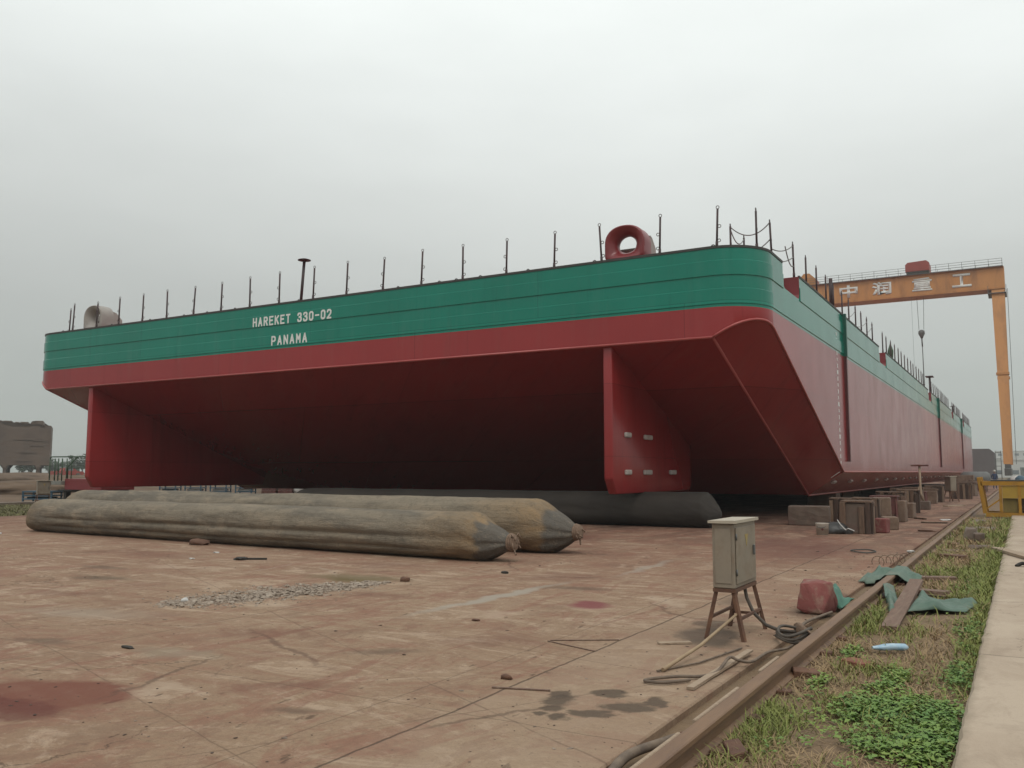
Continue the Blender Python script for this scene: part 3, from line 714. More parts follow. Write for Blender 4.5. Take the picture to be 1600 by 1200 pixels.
# skegs
def skeg(x, w, side, yend=29.25):
    mb = MB(); m = (ZK-ZT)/(YK-Y0)
    zr = lambda y: ZT+m*(y-Y0)
    poly = [(22.72, zr(22.72)+.3), (22.72, 1.42), (23.0, .98), (yend, .98), (yend+.2, 1.5), (yend+.6, zr(yend+.6)+.3)] if yend > 30 else [(22.72, zr(22.72)+.3), (22.72, 1.42), (23.0, .98), (29.25, .98), (29.45, 1.2), (29.5, zr(29.5)+.3)]
    mb.prism(poly, 'X', x-w/2, x+w/2)
    bm = mb.bm
    bmesh.ops.bevel(bm, geom=[e for e in bm.edges if e.calc_face_angle(0) > R(30)], offset=.05, segments=3, affect='EDGES', profile=.5)
    s = mb.build('skeg', M_RED, barge, smooth=40)
    # doubler flange at the sternmost edge
    for yy, zz, ll in ((23.75, 2.68, .42), (25.35, 2.66, .62), (23.75, 1.60, .42), (25.28, 1.60, .62), (27.5, 1.60, .55)):
        a = MB().box((x+side*(w/2+.035), yy, zz), (.09, ll, .145), bev=.035, seg=2).build('anode', M_ZINC, s)
        # parent is a child of the barge at identity, coordinates already local to the barge
    return s
skeg(-10.03, .28, 1)
skeg(-33.48, .28, -1, 32.4)
# sacrificial anodes along the bilge chamfer
an = None
for k in range(26):
    y = 35.0+k*3.72
    if an is None: an = a0 = MB().box((XR-CX_+.75, y, ZK+CS*.75-.03), (.15, .55, .085), rot=(0, -math.atan(CS), 0), bev=.03, seg=2).build('anode', M_ZINC, barge)
    else: dup_part(a0, barge, (0, y-35.0, 0))
# deck-edge stanchions
def stanchion(x, y, h=1.12, side=1, rings=True, axis='Y', lean=(0, 0)):
    mb = MB(); mb.tube([(x, y, ZD-.02), (x+lean[0]*h, y+lean[1]*h, ZD+h)], .03, 8)
    mb.bx(x-.05, x+.05, y-.05, y+.05, ZD-.012, ZD+.02); mb.tube([(x, y, ZD), (x+lean[0]*.2, y+lean[1]*.2, ZD+.2)], .04, 8)
    if not rings:
        for q, d in ((h+.04, 0), (h*.56, side*.05), (h*.2, side*.05)):
            c = (x+lean[0]*q+(d if axis == 'Y' else 0), y+lean[1]*q+(d if axis == 'X' else 0), ZD+q); mb.torus(c, .038, .01, axis, 10, 5)
    o = mb.build('stanchion', M_POST, barge)
    if rings:
        for q, d in ((h+.045, 0), (h*.56, side*.06), (h*.2, side*.06)):
            c = (x+lean[0]*q+(d if axis == 'Y' else 0), y+lean[1]*q+(d if axis == 'X' else 0), ZD+q)
            MB().torus(c, .042, .011, axis, 12, 5).build('ring', M_RING, o)
    return o
rs = random.Random(5)
for i, x in enumerate((-36.12, -35.04, -33.42, -31.95, -30.46, -28.99, -27.44, -25.92, -24.40, -22.92, -21.29, -19.77, -18.19, -16.61, -15.00, -13.40, -11.75, -10.20, -8.44, -6.82)):
    stanchion(x, Y0+(.2 if i else .75), 1.12+rs.uniform(-.04, .04), side=(1 if i % 3 else -1), lean=((.03 if i != 17 else -.07)+rs.uniform(-.02, .02), rs.uniform(-.02, .02)))
stanchion(-36.55, Y0+2.0, .95)
stanchion(-5.95, Y0+1.0, 1.12, lean=(0, 0), axis='X')
stanchion(-5.86, 24.9, 1.1, axis='X', lean=(-.02, -.04)); stanchion(-5.86, 27.72, 1.1, axis='X', lean=(0, -.05), rings=True)
proto = stanchion(-5.83, 29.4, 1.05, axis='X', rings=False, side=1)
y = 29.4; k = 0
while y < 131.5 and k < 68:
    y += 1.66; k += 1
    if any(a-.1 < y < b+.1 for a, b in NOTCH): continue
    q = dup_part(proto, barge, (0, y-29.4, 0))
    q.location.x += rs.uniform(-.02, .02)
# inner rail posts near the corner
stanchion(-6.99, 24.75, 1.12, axis='X', rings=False); stanchion(-6.99, 26.2, 1.12, axis='X', rings=False)
# pad eyes along the deck edge
pe = None
for x in (-35.6, -32.3, -29.9, -27.9, -26.6, -25.1, -21.9, -17.5, -15.85, -15.2, -14.3, -12.6, -10.4, -6.9):
    if pe is None: pe = MB().torus((-35.6, Y0+.14, ZD+.05), .05, .016, 'Y', 12, 6).build('pad_eye', M_EDGE, barge)
    else: dup_part(pe, barge, (x+35.6, 0, 0))
# panama fairleads on the stern
def fairlead(x, m, m2, flip):
    w, d, h = 1.22, .62, 1.0
    mb = MB(); bm = mb.bm; yA, yB = Y0+.22, Y0+.22+d
    seg = 40; hx, hz, cz = .27, .24, ZD+.08+.45
    def outer(a, g=1.):
        c, s = math.cos(a), math.sin(a)
        p = 2.3 if s > 0 else 14
        rr = 1/((abs(c)**p+abs(s)**p)**(1/p))
        return x+c*rr*w/2*g, max(ZD+.075, cz+s*rr*(h-.47)*(g if s > 0 else 1.0))
    def ring(t, y, g=1.):
        out = []
        for k in range(seg):
            a = 2*math.pi*k/seg
            ox, oz = outer(a, g); ix, iz = x+hx*math.cos(a), cz+hz*math.sin(a)
            out.append(bm.verts.new((ix+(ox-ix)*t, y, iz+(oz-iz)*t)))
        return out
    # flared throat: outer lip front -> throat -> outer lip back, then round the rim
    rr = []
    for t, y in ((1., yA+.10), (.96, yA+.02), (.86, yA), (.62, yA+.03), (.36, yA+.09), (.14, yA+.18), (0, yA+.3), (.12, yB-.16), (.3, yB-.09), (.6, yB-.03), (.86, yB), (.97, yB-.02), (1., yB-.10)): rr.append(ring(t, y))
    rr.append(rr[0])
    for a, b in zip(rr, rr[1:]):
        for k in range(seg):
            f = bm.faces.new((a[k], a[(k+1) % seg], b[(k+1) % seg], b[k])); f.smooth = True
    bmesh.ops.recalc_face_normals(bm, faces=bm.faces)
    o = mb.build('fairlead', m, barge, smooth=50)
    mb = MB(); mb.bx(x-w/2-.05, x+w/2+.05, yA-.06, yB+.5, ZD+.001, ZD+.07, bev=.02); mb.build('base_plate', M_BEIGE, o)
    mb = MB()
    for s in (-1, 1):
        mb.prism([(yB-.02, ZD+.08), (yB-.02, ZD+.80), (yB+.12, ZD+.76), (yB+.40, ZD+.5), (yB+.42, ZD+.08)], 'X', x+s*(w/2-.05)-.02, x+s*(w/2-.05)+.02)
    mb.bx(x-w/2+.08, x+w/2-.08, yB-.01, yB+.36, ZD+.46, ZD+.5)
    mb.build('bracket', m2, o)
fairlead(-9.52, M_REDPLAIN, M_BEIGE, 1)
fairlead(-33.75, M_BEIGE, M_BEIGE, -1)
# bollards in the recesses
for a, b in NOTCH:
    MB().lathe([(.12, 6.9), (.12, 7.38), (.17, 7.40), (.17, 7.46), (.05, 7.48)], (XR-.3, a+.45, 0), seg=16).build('bollard', M_REDPLAIN, barge)
# mushroom ventilators
def vent(x, y, h, r=.05, cap=.19, lean=0, m=None):
    o = MB().tube([(x-lean, y, ZD), (x, y, ZD+h)], r, 12).build('vent_pipe', m or M_POST, barge)
    if cap: MB().lathe([(r, h-.02), (cap, h+.02), (cap, h+.04), (cap*.5, h+.08), (.02, h+.09)], (x, y, ZD), seg=20).build('vent_cap', M_POST, o)
vent(-22.6, 23.7, 1.78, .055, .24, .14); vent(-5.95, 34.5, 1.35, .07, 0); vent(-7.0, 83, 1.5, .05, .14); vent(-7.2, 124, 2.3, .08, .35)
# deck gear seen over the far edge
mb = MB()
for y in (84.0, 84.9): mb.tube([(-6.6, y, ZD), (-6.6, y, ZD+2.3)], .05, 8)
for z in (.8, 1.5, 2.28): mb.tube([(-6.6, 84.0, ZD+z), (-6.6, 84.9, ZD+z)], .04, 8)
mb.bx(-6.9, -6.3, 83.8, 85.1, ZD+2.3, ZD+2.36); mb.build('deck_frame', M_POST, barge)
mb = MB(); mb.tube([(-6.3, 54.2, ZD), (-6.25, 54.2, ZD+.4), (-6.2, 54.2, ZD+.95), (-6.2, 54.2, ZD+1.4)], [.02, .16, .16, .02], 10); mb.build('furled_flag', M_GREENRAIL, barge)

# slack ropes between the corner posts
def sag(a, b, s, n=14):
    a, b = Vector(a), Vector(b)
    return [a+(b-a)*(k/n)-Vector((0, 0, s*4*(k/n)*(1-k/n))) for k in range(n+1)]
def rope(label, *runs, r=.016):
    mb = MB()
    for q in runs: mb.tube(q, r, 6)
    return tag(mb.build('slack_rope', M_RING, smooth=60), label, 'rope', 'slack ropes strung between barge corner posts')
rope('upper grey rope sagging between the corner posts nearest the rounded stern corner', sag((-6.99, 24.75, ZD+1.10), (-5.90, 24.85, ZD+1.08), .30))
rope('lower grey rope sagging between the posts nearest the rounded stern corner', sag((-6.99, 24.75, ZD+.35), (-5.88, 24.87, ZD+.62), .22))
rope('short rope dipping between the two small inner posts on the corner deck', sag((-6.99, 24.75, ZD+1.04), (-6.99, 26.2, ZD+1.08), .28))
rope('upper rope over the first red recess with a loose end looping down', sag((-5.88, 24.88, ZD+.35), (-5.86, 27.68, ZD+1.06), .12), sag((-5.86, 26.6, ZD+.80), (-5.86, 27.70, ZD+.42), .22))
rope('lower rope crossing over the first red recess in the barge side', sag((-5.86, 25.0, ZD+.05), (-5.86, 27.70, ZD+.7), .1))
rope('thin rope tied between side stanchions beyond the first vertical fender', sag((-5.83, 37.7, ZD+.35), (-5.83, 39.4, ZD+.9), .06), sag((-5.83, 39.4, ZD+.2), (-5.83, 42.7, ZD+.9), .1), sag((-5.83, 42.7, ZD+.4), (-5.83, 44.4, ZD+.95), .05), r=.013)

# ------------------------------------------------------------------ roller airbags
def airbag(label, pL, pR, dia, squash, creases, mud, m=None, noseR=.62, noseL=.35, seed=1, tl=1.75):
    pL, pR = Vector((*pL, 0)), Vector((*pR, 0)); L = (pR-pL).length; ang = math.atan2(pR.y-pL.y, pR.x-pL.x)
    t = thing('roller_airbag', label, 'airbag', pL, ang, 'long rubber roller airbags by the barge stern')
    NU, NV = 170, 96; r0 = dia/2
    verts = []; mudv = []; cone = []
    us = []
    for i in range(NU+1):
        s = i/NU
        us.append(L*s)
    # refine the ends
    us = sorted(set([L*(.5-.5*math.cos(math.pi*i/NU)) for i in range(NU+1)]))
    for u in us:
        dl, dr = u, L-u
        f = 1.
        if dl < r0*1.15:
            q = dl/(r0*1.15); f = min(f, .30+.70*math.sqrt(max(0, 1-(1-q)**2.3)))
        if dr < r0*tl:
            q = dr/(r0*tl); f = min(f, .13+.87*(noseR*(1-(1-q)**2.1)+(1-noseR)*q**.9))
        for j in range(NV):
            a = 2*math.pi*j/NV
            cy, cz = math.cos(a), math.sin(a)
            # super-elliptic squashed section with its bottom resting on the ground
            p = 2.35
            rr = 1/((abs(cy)**p+abs(cz)**p)**(1/p))
            y = cy*rr*r0*(1+squash*.55)*(f**.9); z = cz*rr*r0*(1-squash)*f
            zc = r0*(1-squash)*(.98*max(f, .78 if dr < r0*1.9 else .8))
            wr = mnoise.noise((u*.5+seed*9, cy*1.5, cz*1.5))*.035+mnoise.noise((u*1.9+seed*5, cy*3, cz*3+seed))*.011+mnoise.noise((u*5+cz*5+seed, cy*6, cz*6))*.008
            if dr < r0*2.2:
                g_ = 1-dr/(r0*2.2); wr += g_*.05*math.cos(a*9+3*mnoise.noise((u*1.2, seed, 2)))*(.5+mnoise.noise((a*1.3, seed, u*.6)))*(1 if m is None else .4)
            for (za, dep, wd) in creases:
                # long sagging creases low on the near side
                if cy < 0:
                    zz = z+zc; e = (zz-za*2*r0-.035*mnoise.noise((u*.28, seed, za*9)))/wd
                    fade = max(0, min(1, (u-.8)/1.2))*max(0, min(1, (dr-.9)/1.5))*(.6+.6*mnoise.noise((u*.4, za*20, 5)))
                    wr -= dep*(math.exp(-e*e) if e < 0 else math.exp(-e*e*.25))*max(0, fade)
            y *= 1+wr/r0*1.0; z *= 1+wr/r0*.8
            zz = z+zc
            if zz < .0: zz = zz*.05
            verts.append((u, y, max(.004, zz)))
            em = max(0, 1-(dr-.5)/(mud*1.3)) if dr > .5 else 1
            el = max(0, 1-dl/.9)
            mudv.append(min(1, max(em*1.0, el*.9))*max(0, min(1, 1.25)))
            cone.append(max(0, min(1, (.58*(1+.35*mnoise.noise((cy*2, cz*2, seed)))-dr)/.08+.5)))
    nU = len(us); faces = []
    for i in range(nU-1):
        for j in range(NV):
            a, b = i*NV+j, i*NV+(j+1) % NV
            faces.append((a, a+NV, b+NV, b))
    faces.append(tuple(range(NV))); faces.append(tuple(range((nU-1)*NV+NV-1, (nU-1)*NV-1, -1)))
    o = raw('bag_body', verts, faces, m or M_BAG, parent=t, smooth=True)
    if m is None:
        for nm, dat in (('end_mud', mudv), ('cone', cone)):
            at = o.data.attributes.new(nm, 'FLOAT', 'POINT'); at.data.foreach_set('value', dat)
    if m is not None: return t
    zc = r0*(1-squash)*.78
    # nose fitting with frayed lashing
    mb = MB(); mb.lathe([(.13, L-.10), (.15, L-.03), (.12, L+.03), (.07, L+.05)], (0, 0, zc), 'X', 18)
    for k in range(3): mb.torus((L-.06+k*.035, 0, zc), .15-.012*k, .022, 'X', 18, 6)
    mb.build('nose_lashing', M_ROPE, t, world=False)
    rn = random.Random(seed); mb = MB()
    for k in range(10):
        a = rn.uniform(0, 6.28); q = rn.uniform(.03, .08); ln = rn.uniform(.03, .08)
        p0 = Vector((L, q*math.cos(a), zc+q*math.sin(a)))
        p1 = p0+Vector((ln*.6, q*1.2*math.cos(a)+rn.uniform(-.04, .04), q*1.2*math.sin(a)+rn.uniform(-.04, .02)))
        p2 = p1+Vector((ln*.4, rn.uniform(-.05, .05), -rn.uniform(.02, .1)))
        mb.tube([p0, p1, p2], .017, 5)
    mb.build('rope_fray', M_ROPE, t, world=False)
    return t
airbag('front dusty tan roller airbag with long creases, lying nearest the camera', (-23.75, 14.72), (-7.95, 13.80), .97, .09, [(.40, .085, .035), (.17, .06, .02)], 1.2, seed=2, noseR=.30)
airbag('fuller tan roller airbag lying just behind the creased front one', (-25.2, 16.75), (-7.62, 15.80), 1.12, .03, [], 1.7, seed=5, noseR=.55)
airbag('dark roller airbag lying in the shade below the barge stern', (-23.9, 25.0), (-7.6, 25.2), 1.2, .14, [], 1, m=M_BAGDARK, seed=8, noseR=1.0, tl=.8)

# ------------------------------------------------------------------ gantry crane
YC = 130.0
crane = thing('gantry_crane', 'tall orange gantry crane spanning behind the barge with white characters on its beam', 'crane', (-22, YC, 0))
mb = MB(); mb.bx(-44.5, -.70, YC-1.5, YC+1.5, 25.45, 28.1, bev=.05)
for x in range(-43, -1, 3): mb.bx(x-.02, x+.02, YC-1.53, YC-1.49, 25.6, 28.0)
mb.bx(-44.4, -.72, YC-1.62, YC+1.62, 25.30, 25.448); mb.bx(-44.4, -.72, YC-1.62, YC+1.62, 28.102, 28.2)
beam = mb.build('main_beam', M_ORANGE, crane)
for ch, xa, xb, za, zb in (('中', -21.0, -18.6, 25.95, 27.75), ('润', -16.75, -14.25, 25.95, 27.75), ('重', -11.65, -9.2, 25.95, 27.75), ('工', -6.8, -4.5, 25.95, 27.75)):
    place_text('beam_character', ch, xa, xb, YC-1.535, za, zb, M_WHITE, crane, offset=.03, thick=.02)
def leg(x, s):
    mb = MB()
    # tapering box leg, splayed along the track
    def sec(z, w, d, cx, cy): return [(cx-w/2, cy-d/2, z), (cx+w/2, cy-d/2, z), (cx+w/2, cy+d/2, z), (cx-w/2, cy+d/2, z)]
    A = sec(2.6, .95, .8, x+.05, YC+s*5.2); B = sec(25.28, 1.5, 1.2, x-.02, YC+s*.9)
    v = [mb.bm.verts.new(p) for p in A+B]
    for q in ((3, 2, 1, 0), (4, 5, 6, 7), (0, 1, 5, 4), (1, 2, 6, 5), (2, 3, 7, 6), (3, 0, 4, 7)): mb.bm.faces.new([v[k] for k in q])
    l = mb.build('leg', M_ORANGE, crane)
    mb = MB(); f = (14-2.6)/(25.28-2.6); cy = YC+s*(5.2+(.9-5.2)*f); mb.bx(x-.72, x+.75, cy-.62, cy+.62, 13.9, 14.2); mb.build('flange', M_ORANGE, l)
    mb = MB(); mb.bx(x-.35, x+.4, YC+s*5.2-1.6, YC+s*5.2+1.6, 1.2, 2.1, bev=.05); mb.bx(x-.3, x+.3, YC+s*5.2-.4, YC+s*5.2+.4, 2.1, 2.6)
    bg = mb.build('bogie', M_STEEL, l)
    for k in (-1, 1): MB().lathe([(.1, -.12), (.36, -.1), (.36, .1), (.1, .12)], (x, YC+s*5.2+k*.9, .47), 'X', 18).build('wheel', M_STEEL, bg)
mb = MB()
for dx in (-.25, .25): mb.bar((-.55+dx*0, YC-5.6+dx, 2.6), (-.45, YC-1.5+dx, 25.2), .06)
for k in range(40): f = k/39; mb.bar((-.55+.1*f, YC-5.85+4.1*f, 2.6+22.6*f), (-.55+.1*f, YC-5.35+4.1*f, 2.6+22.6*f), .04)
mb.build('ladder', M_STEEL, crane)
for x in (-1.5, -43.4):
    leg(x, -1); leg(x, 1)
    MB().bx(x-.3, x+.3, YC-4.7, YC+4.7, 2.9, 3.7, bev=.03).build('sill_beam', M_ORANGE, crane)
    mb = MB(); mb.bx(x-1.2, x+.95, YC-1.9, YC+1.9, 24.7, 24.78)
    for a in (-1.15, .9):
        for b in (-1.85, 1.85): mb.bar((x+a, YC+b, 24.78), (x+a, YC+b, 25.75), .06)
    mb.bar((x-1.15, YC-1.85, 25.25), (x-1.15, YC+1.85, 25.25), .05)
    mb.build('leg_platform', M_STEEL, crane)
# handrail on the beam
mb = MB()
for yy in (YC-1.5, YC+1.5):
    for k in range(29): x = -44.3+k*1.55; mb.bar((x, yy, 28.2), (x, yy, 29.3), .045)
    for z in (28.65, 28.98, 29.3): mb.bar((-44.3, yy, z), (-.85, yy, z), .04)
mb.bx(-44.3, -.8, YC-1.9, YC-1.6, 28.2, 28.24)
mb.build('handrail', M_STEEL, crane)
# trolley
tr = MB(); tr.prism([(-12.4, 28.75), (-12.4, 29.7), (-12.1, 30.0), (-9.8, 30.1), (-9.45, 29.8), (-9.45, 28.75)], 'Y', YC-1.55, YC+1.35)
tr = tr.build('trolley', M_CRANERED, crane)
MB().bx(-12.3, -9.5, YC-1.3, YC+1.2, 28.2, 28.748).build('trolley_frame', M_STEEL, tr)
hs = MB(); hs.prism([(-26.4, 28.2), (-26.4, 29.5), (-25.9, 30.1), (-25.1, 30.1), (-24.2, 29.2), (-24.2, 28.2)], 'Y', YC-1.2, YC+1.2)
hs = hs.build('winch_house', M_ORANGE, crane)
mb = MB(); mb.bx(-24.195, -24.14, YC-.9, YC+.9, 28.3, 29.1); mb.build('vent_panel', M_CRANERED, hs)
# hoist ropes and hook
for dx in (-.30, .30):
    MB().tube([(-10.85+dx*1.4, YC, 25.3), (-10.88+dx, YC, 20.9)], .03, 6).build('hoist_rope', M_WIRE, crane)
MB().tube([(-11.9, YC-.6, 25.3), (-11.9, YC-.6, 8)], .014, 6).build('guide_rope', M_WIRE, crane)
hk = MB().lathe([(.08, 20.9), (.38, 20.75), (.42, 20.35), (.25, 20.0), (.12, 19.7)], (-10.88, YC, 0), seg=16).build('hook_block', M_STEEL, crane)
mb = MB(); mb.tube([(-10.88, YC, 19.7), (-10.85, YC, 18.6)], .09, 8); mb.build('hook', M_STEEL, hk)
tag(MB().tube([(-10.85, YC, 18.6), (-10.8, YC-.4, 12.5), (-10.6, YC-1, ZD+.1)], [.05, .075, .11], 8).build('lifting_sling', M_WIRE), 'dark lifting sling hanging from the crane hook down to the barge deck', 'sling')

# ------------------------------------------------------------------ steel rail beside the slip
RX = -1.735
def rail():
    t = thing('crane_rail', 'long rusty steel crane rail running beside the slipway edge', 'rail', (RX, 0, -.055))
    prof = [(-.06, 0), (.06, 0), (.06, .014), (.02, .03), (.018, .105), (.05, .122), (.05, .15), (.044, .157), (-.044, .157), (-.05, .15), (-.05, .122), (-.018, .105), (-.02, .03), (-.06, .014)]
    mb = MB(); bm = mb.bm
    ys = [-6]+[2.5+k*.5 for k in range(60)]+[33+k*3 for k in range(50)]
    rings = []
    for y in ys:
        j = mnoise.noise((y*.35, 0, 1))*.008
        rings.append([bm.verts.new((RX+x+j, y, -.055+z)) for x, z in prof])
    n = len(prof)
    for a, b in zip(rings, rings[1:]):
        for k in range(n): bm.faces.new((a[k], a[(k+1) % n], b[(k+1) % n], b[k]))
    bmesh.ops.recalc_face_normals(bm, faces=bm.faces)
    mb.build('rail_bar', M_RAILTOP, t, smooth=35)
    c0 = None
    for k in range(34):
        y = 3.6+k*.82
        if c0 is None:
            mb = MB(); mb.bx(RX-.17, RX-.062, y-.05, y+.05, -.055, -.02, bev=.006); mb.bx(RX-.125, RX-.075, y-.03, y+.03, -.02, .02); mb.tube([(RX-.115, y, -.02), (RX-.115, y, .045)], .013, 6)
            c0 = mb.build('rail_clip', M_RUST, t); c1 = MB().bx(RX+.062, RX+.16, y-.05, y+.05, -.055, -.02, bev=.006).build('clip_plate', M_RUST, t)
        else: dup_part(c0, t, (0, y-3.6, 0)); dup_part(c1, t, (0, y-3.6, 0))
rail()
# pale timber strips wedged along the rail
for k, (y0, y1, x) in enumerate(((4.2, 5.05, RX-.10), (5.35, 6.3, RX-.105), (6.9, 7.5, RX-.11))):
    tag(MB().box((x+.032, (y0+y1)/2, .078), (.028, y1-y0, .04), rot=(0, 0, R(-.2+k*.2)), bev=.006).build('timber_strip', M_TIMBERPALE),
        ('pale timber strip wedged against the rail at the bottom edge of the photo', 'pale timber strip wedged against the rail left of the weed patch', 'short pale timber strip wedged against the rail nearest the coiled hose')[k], 'timber strip', 'pale strips along the rail')

# ------------------------------------------------------------------ power cabinets on splayed legs
def cabinet(label, loc, rz=0, w=.215, d=.78, zb=.485, h=.62, feet=(.185, .40)):
    t = thing('power_cabinet', label, 'power cabinet', loc, rz, 'power cabinets along the slipway')
    def P(mb, n, m, par=t): return mb.build(n, m, par, world=False)
    mb = MB(); mb.bx(-w/2, w/2, -d/2, d/2, zb, zb+h, bev=.008); body = P(mb, 'cabinet_body', M_BOX)
    mb = MB(); mb.prism([(-w/2-.03, zb+h+.002), (w/2+.03, zb+h+.002), (w/2+.03, zb+h+.032), (-w/2-.03, zb+h+.026)], 'Y', -d/2-.035, d/2+.035); P(mb, 'roof', M_BOXROOF)
    mb = MB(); mb.bx(w/2+.002, w/2+.012, -d/2+.04, d/2-.04, zb+.04, zb+h-.04, bev=.004); dr = P(mb, 'door', M_BOX)
    mb = MB(); mb.bx(w/2+.013, w/2+.035, d/2-.16, d/2-.13, zb+.28, zb+.38, bev=.006); P(mb, 'handle', M_STEEL, dr)
    for z in (zb+.12, zb+h-.16): mb = MB(); mb.tube([(w/2+.012, -d/2+.045, z), (w/2+.012, -d/2+.045, z+.06)], .009, 8); P(mb, 'hinge', M_STEEL, dr)
    mb = MB(); mb.lathe([(.028, zb-.045), (.028, zb-.004)], (w*.2, d*.18, 0), seg=12); P(mb, 'cable_gland', M_RUBBER)
    mb = MB(); mb.prism([(-.05, zb+.50), (.07, zb+.50), (.01, zb+.38)], 'X', w/2+.0125, w/2+.0145); P(mb, 'warning_sign', M_OCHRE, dr)
    mb = MB(); mb.bx(-w/2+.03, w/2-.03, -d/2-.008, -d/2-.002, zb+.05, zb+h-.05); P(mb, 'end_panel', M_BOX)
    mb = MB()
    for s in (-1, 1):
        mb.bar((s*(w/2-.015), -d/2, zb-.02), (s*(w/2-.015), d/2, zb-.02), .035); mb.bar((-w/2+.033, s*(d/2-.015), zb-.02), (w/2-.033, s*(d/2-.015), zb-.02), .035)
    P(mb, 'base_frame', M_RUST)
    for sx in (-1, 1):
        for sy in (-1, 1):
            mb = MB(); mb.bar((sx*(w/2-.02), sy*(d/2-.03), zb-.038), (sx*feet[0], sy*feet[1], .0), .036); P(mb, 'leg', M_RUST)
    f = .42
    lx = (w/2-.02)*f+feet[0]*(1-f); ly = (d/2-.03)*f+feet[1]*(1-f); zz = zb*f
    for sx in (-1, 1):
        mb = MB(); mb.bar((sx*lx, -ly+.02, zz), (sx*lx, ly-.02, zz), .026); P(mb, 'brace', M_RUST)
    mb = MB(); mb.bar((-lx+.02, ly, zz-.05), (lx-.02, ly, zz-.05), .026); P(mb, 'brace', M_RUST)
    return t
cab = cabinet('rust-legged sheet metal power cabinet standing nearest the camera on the slipway', (-2.545, 8.87, 0))
dup(cab, (-3.45, 54.2, 0), R(40), 'pale power cabinet on legs standing farther off beside the keel blocks', scale=(1.6, .65, 1.22))
dup(cab, (-42.6, 26.6, -.03), R(-25), 'small grey power cabinet on thin legs beyond the left end of the airbags', scale=(2.2, .75, 1.08))
# cable from the cabinet
tag(MB().tube([(-2.50, 9.02, .47), (-2.47, 9.0, .34), (-2.40, 8.98, .2), (-2.28, 8.98, .09), (-2.12, 9.02, .03), (-1.98, 9.1, .03), (-1.90, 9.25, .05)], .018, 8).build('black_cable', M_RUBBER, smooth=60), 'black cable hanging from the underside of the nearest cabinet to the ground', 'cable')
def wig(pts, n=8):
    """smooth curve through the points"""
    P = [Vector(p) for p in pts]; out = []
    for i in range(len(P)-1):
        a, b, c, d = P[max(i-1, 0)], P[i], P[i+1], P[min(i+2, len(P)-1)]
        for k in range(n):
            t = k/n; out.append(.5*((2*b)+(c-a)*t+(2*a-5*b+4*c-d)*t*t+(3*b-a-3*c+d)*t**3))
    return out+[P[-1]]
tag(MB().tube(wig([(-2.28, 6.66, .02), (-2.42, 6.48, .02), (-2.56, 6.45, .02), (-2.55, 6.54, .02), (-2.38, 6.68, .03), (-2.24, 6.82, .02), (-2.17, 7.0, .03), (-2.16, 7.3, .085), (-2.10, 7.35, .06), (-2.03, 7.5, .03), (-2.02, 8.0, .02), (-1.95, 8.45, -.01), (-1.9, 8.8, .03)]), .0125, 8).build('loose_hose', M_HOSE, smooth=60), 'dusty hose with a looped end snaking beside the split timber strip', 'hose')
mb = MB()
for k in range(3):
    pts = [(-1.99+.135*math.cos(a)+.01*k, 8.78+.24*math.sin(a), .035+.03*k+.02*math.sin(a*2+k)) for a in [2*math.pi*j/26 for j in range(27)]]
    mb.tube(pts, .014, 7)
tag(mb.build('coiled_hose', M_RUBBER, smooth=60), 'small coil of black hose lying against the rail', 'hose coil')
mb = MB()
for k in range(14):
    a = R(20)+k*.12; c = Vector((-1.93+.1*math.cos(a*1.2), 8.72+.03*k, .07)); mb.torus(c, .045, .007, 'Y', 10, 5)
tag(mb.build('spring_hose', M_ROPE, smooth=60), 'pale springy coiled air line beside the black hose coil', 'air line')
tag(MB().tube(wig([(-2.0, 9.15, .03), (-2.03, 9.6, .045), (-1.96, 10.1, .05), (-1.90, 10.35, .06)]), .016, 8).build('loose_hose', M_HOSE, smooth=60), 'short dusty hose running from the hose coil to the red concrete lump', 'hose')
tag(MB().tube(wig([(-1.84, 3.9, .0), (-1.93, 4.3, .02), (-1.98, 4.7, .03), (-1.9, 5.1, .02), (-1.84, 5.4, .0)]), .028, 8).build('loose_hose', M_HOSE, smooth=60), 'thick hose lying in the gutter beside the rail in the bottom corner', 'hose')
tag(MB().tube([(-2.58, 6.88, .02), (-2.5, 7.6, .10), (-2.43, 8.5, .25)], .017, 8, r_end=.013).build('bamboo_pole', M_BAMBOO, smooth=60), 'straight bamboo pole leaning against the nearest cabinet leg', 'pole')
tag(MB().tube([(-2.62, 6.85, .012), (-2.42, 7.3, .015), (-2.28, 8.1, .015)], .008, 6).build('thin_stick', M_HOSE), 'thin dark stick on the slab just right of the bamboo pole', 'stick')
def strip(label, a, b, w, t, m, name='timber_strip', group=None, rot=0):
    a, b = Vector(a), Vector(b); d = b-a; mb = MB()
    n = 8; bm = mb.bm; sd = Vector((-d.y, d.x, 0)).normalized()*w/2
    rows = []
    rn = random.Random(int(abs(a.x*1000)))
    for k in range(n+1):
        p = a+d*k/n; j = rn.uniform(-.06, .06)*w
        rows.append([bm.verts.new(p-sd*(1+rn.uniform(-.12, .12))), bm.verts.new(p+sd*(1+rn.uniform(-.12, .12))), bm.verts.new(p+sd+Vector((0, 0, t))), bm.verts.new(p-sd+Vector((0, 0, t)))])
    for A, B in zip(rows, rows[1:]):
        for k in range(4): bm.faces.new((A[k], A[(k+1) % 4], B[(k+1) % 4], B[k]))
    bm.faces.new(rows[0][::-1]); bm.faces.new(rows[-1]); bmesh.ops.recalc_face_normals(bm, faces=bm.faces)
    return tag(mb.build(name, m), label, name.replace('_', ' '), group)
strip('split pale timber strip with nails lying beside the looped hose', (-2.20, 6.42, .004), (-2.15, 7.9, .03), .055, .02, M_TIMBERPALE)
strip('short pale timber offcut on the oily slab left of the nearest cabinet', (-3.02, 7.95, .004), (-2.78, 8.15, .004), .07, .015, M_TIMBERPALE)
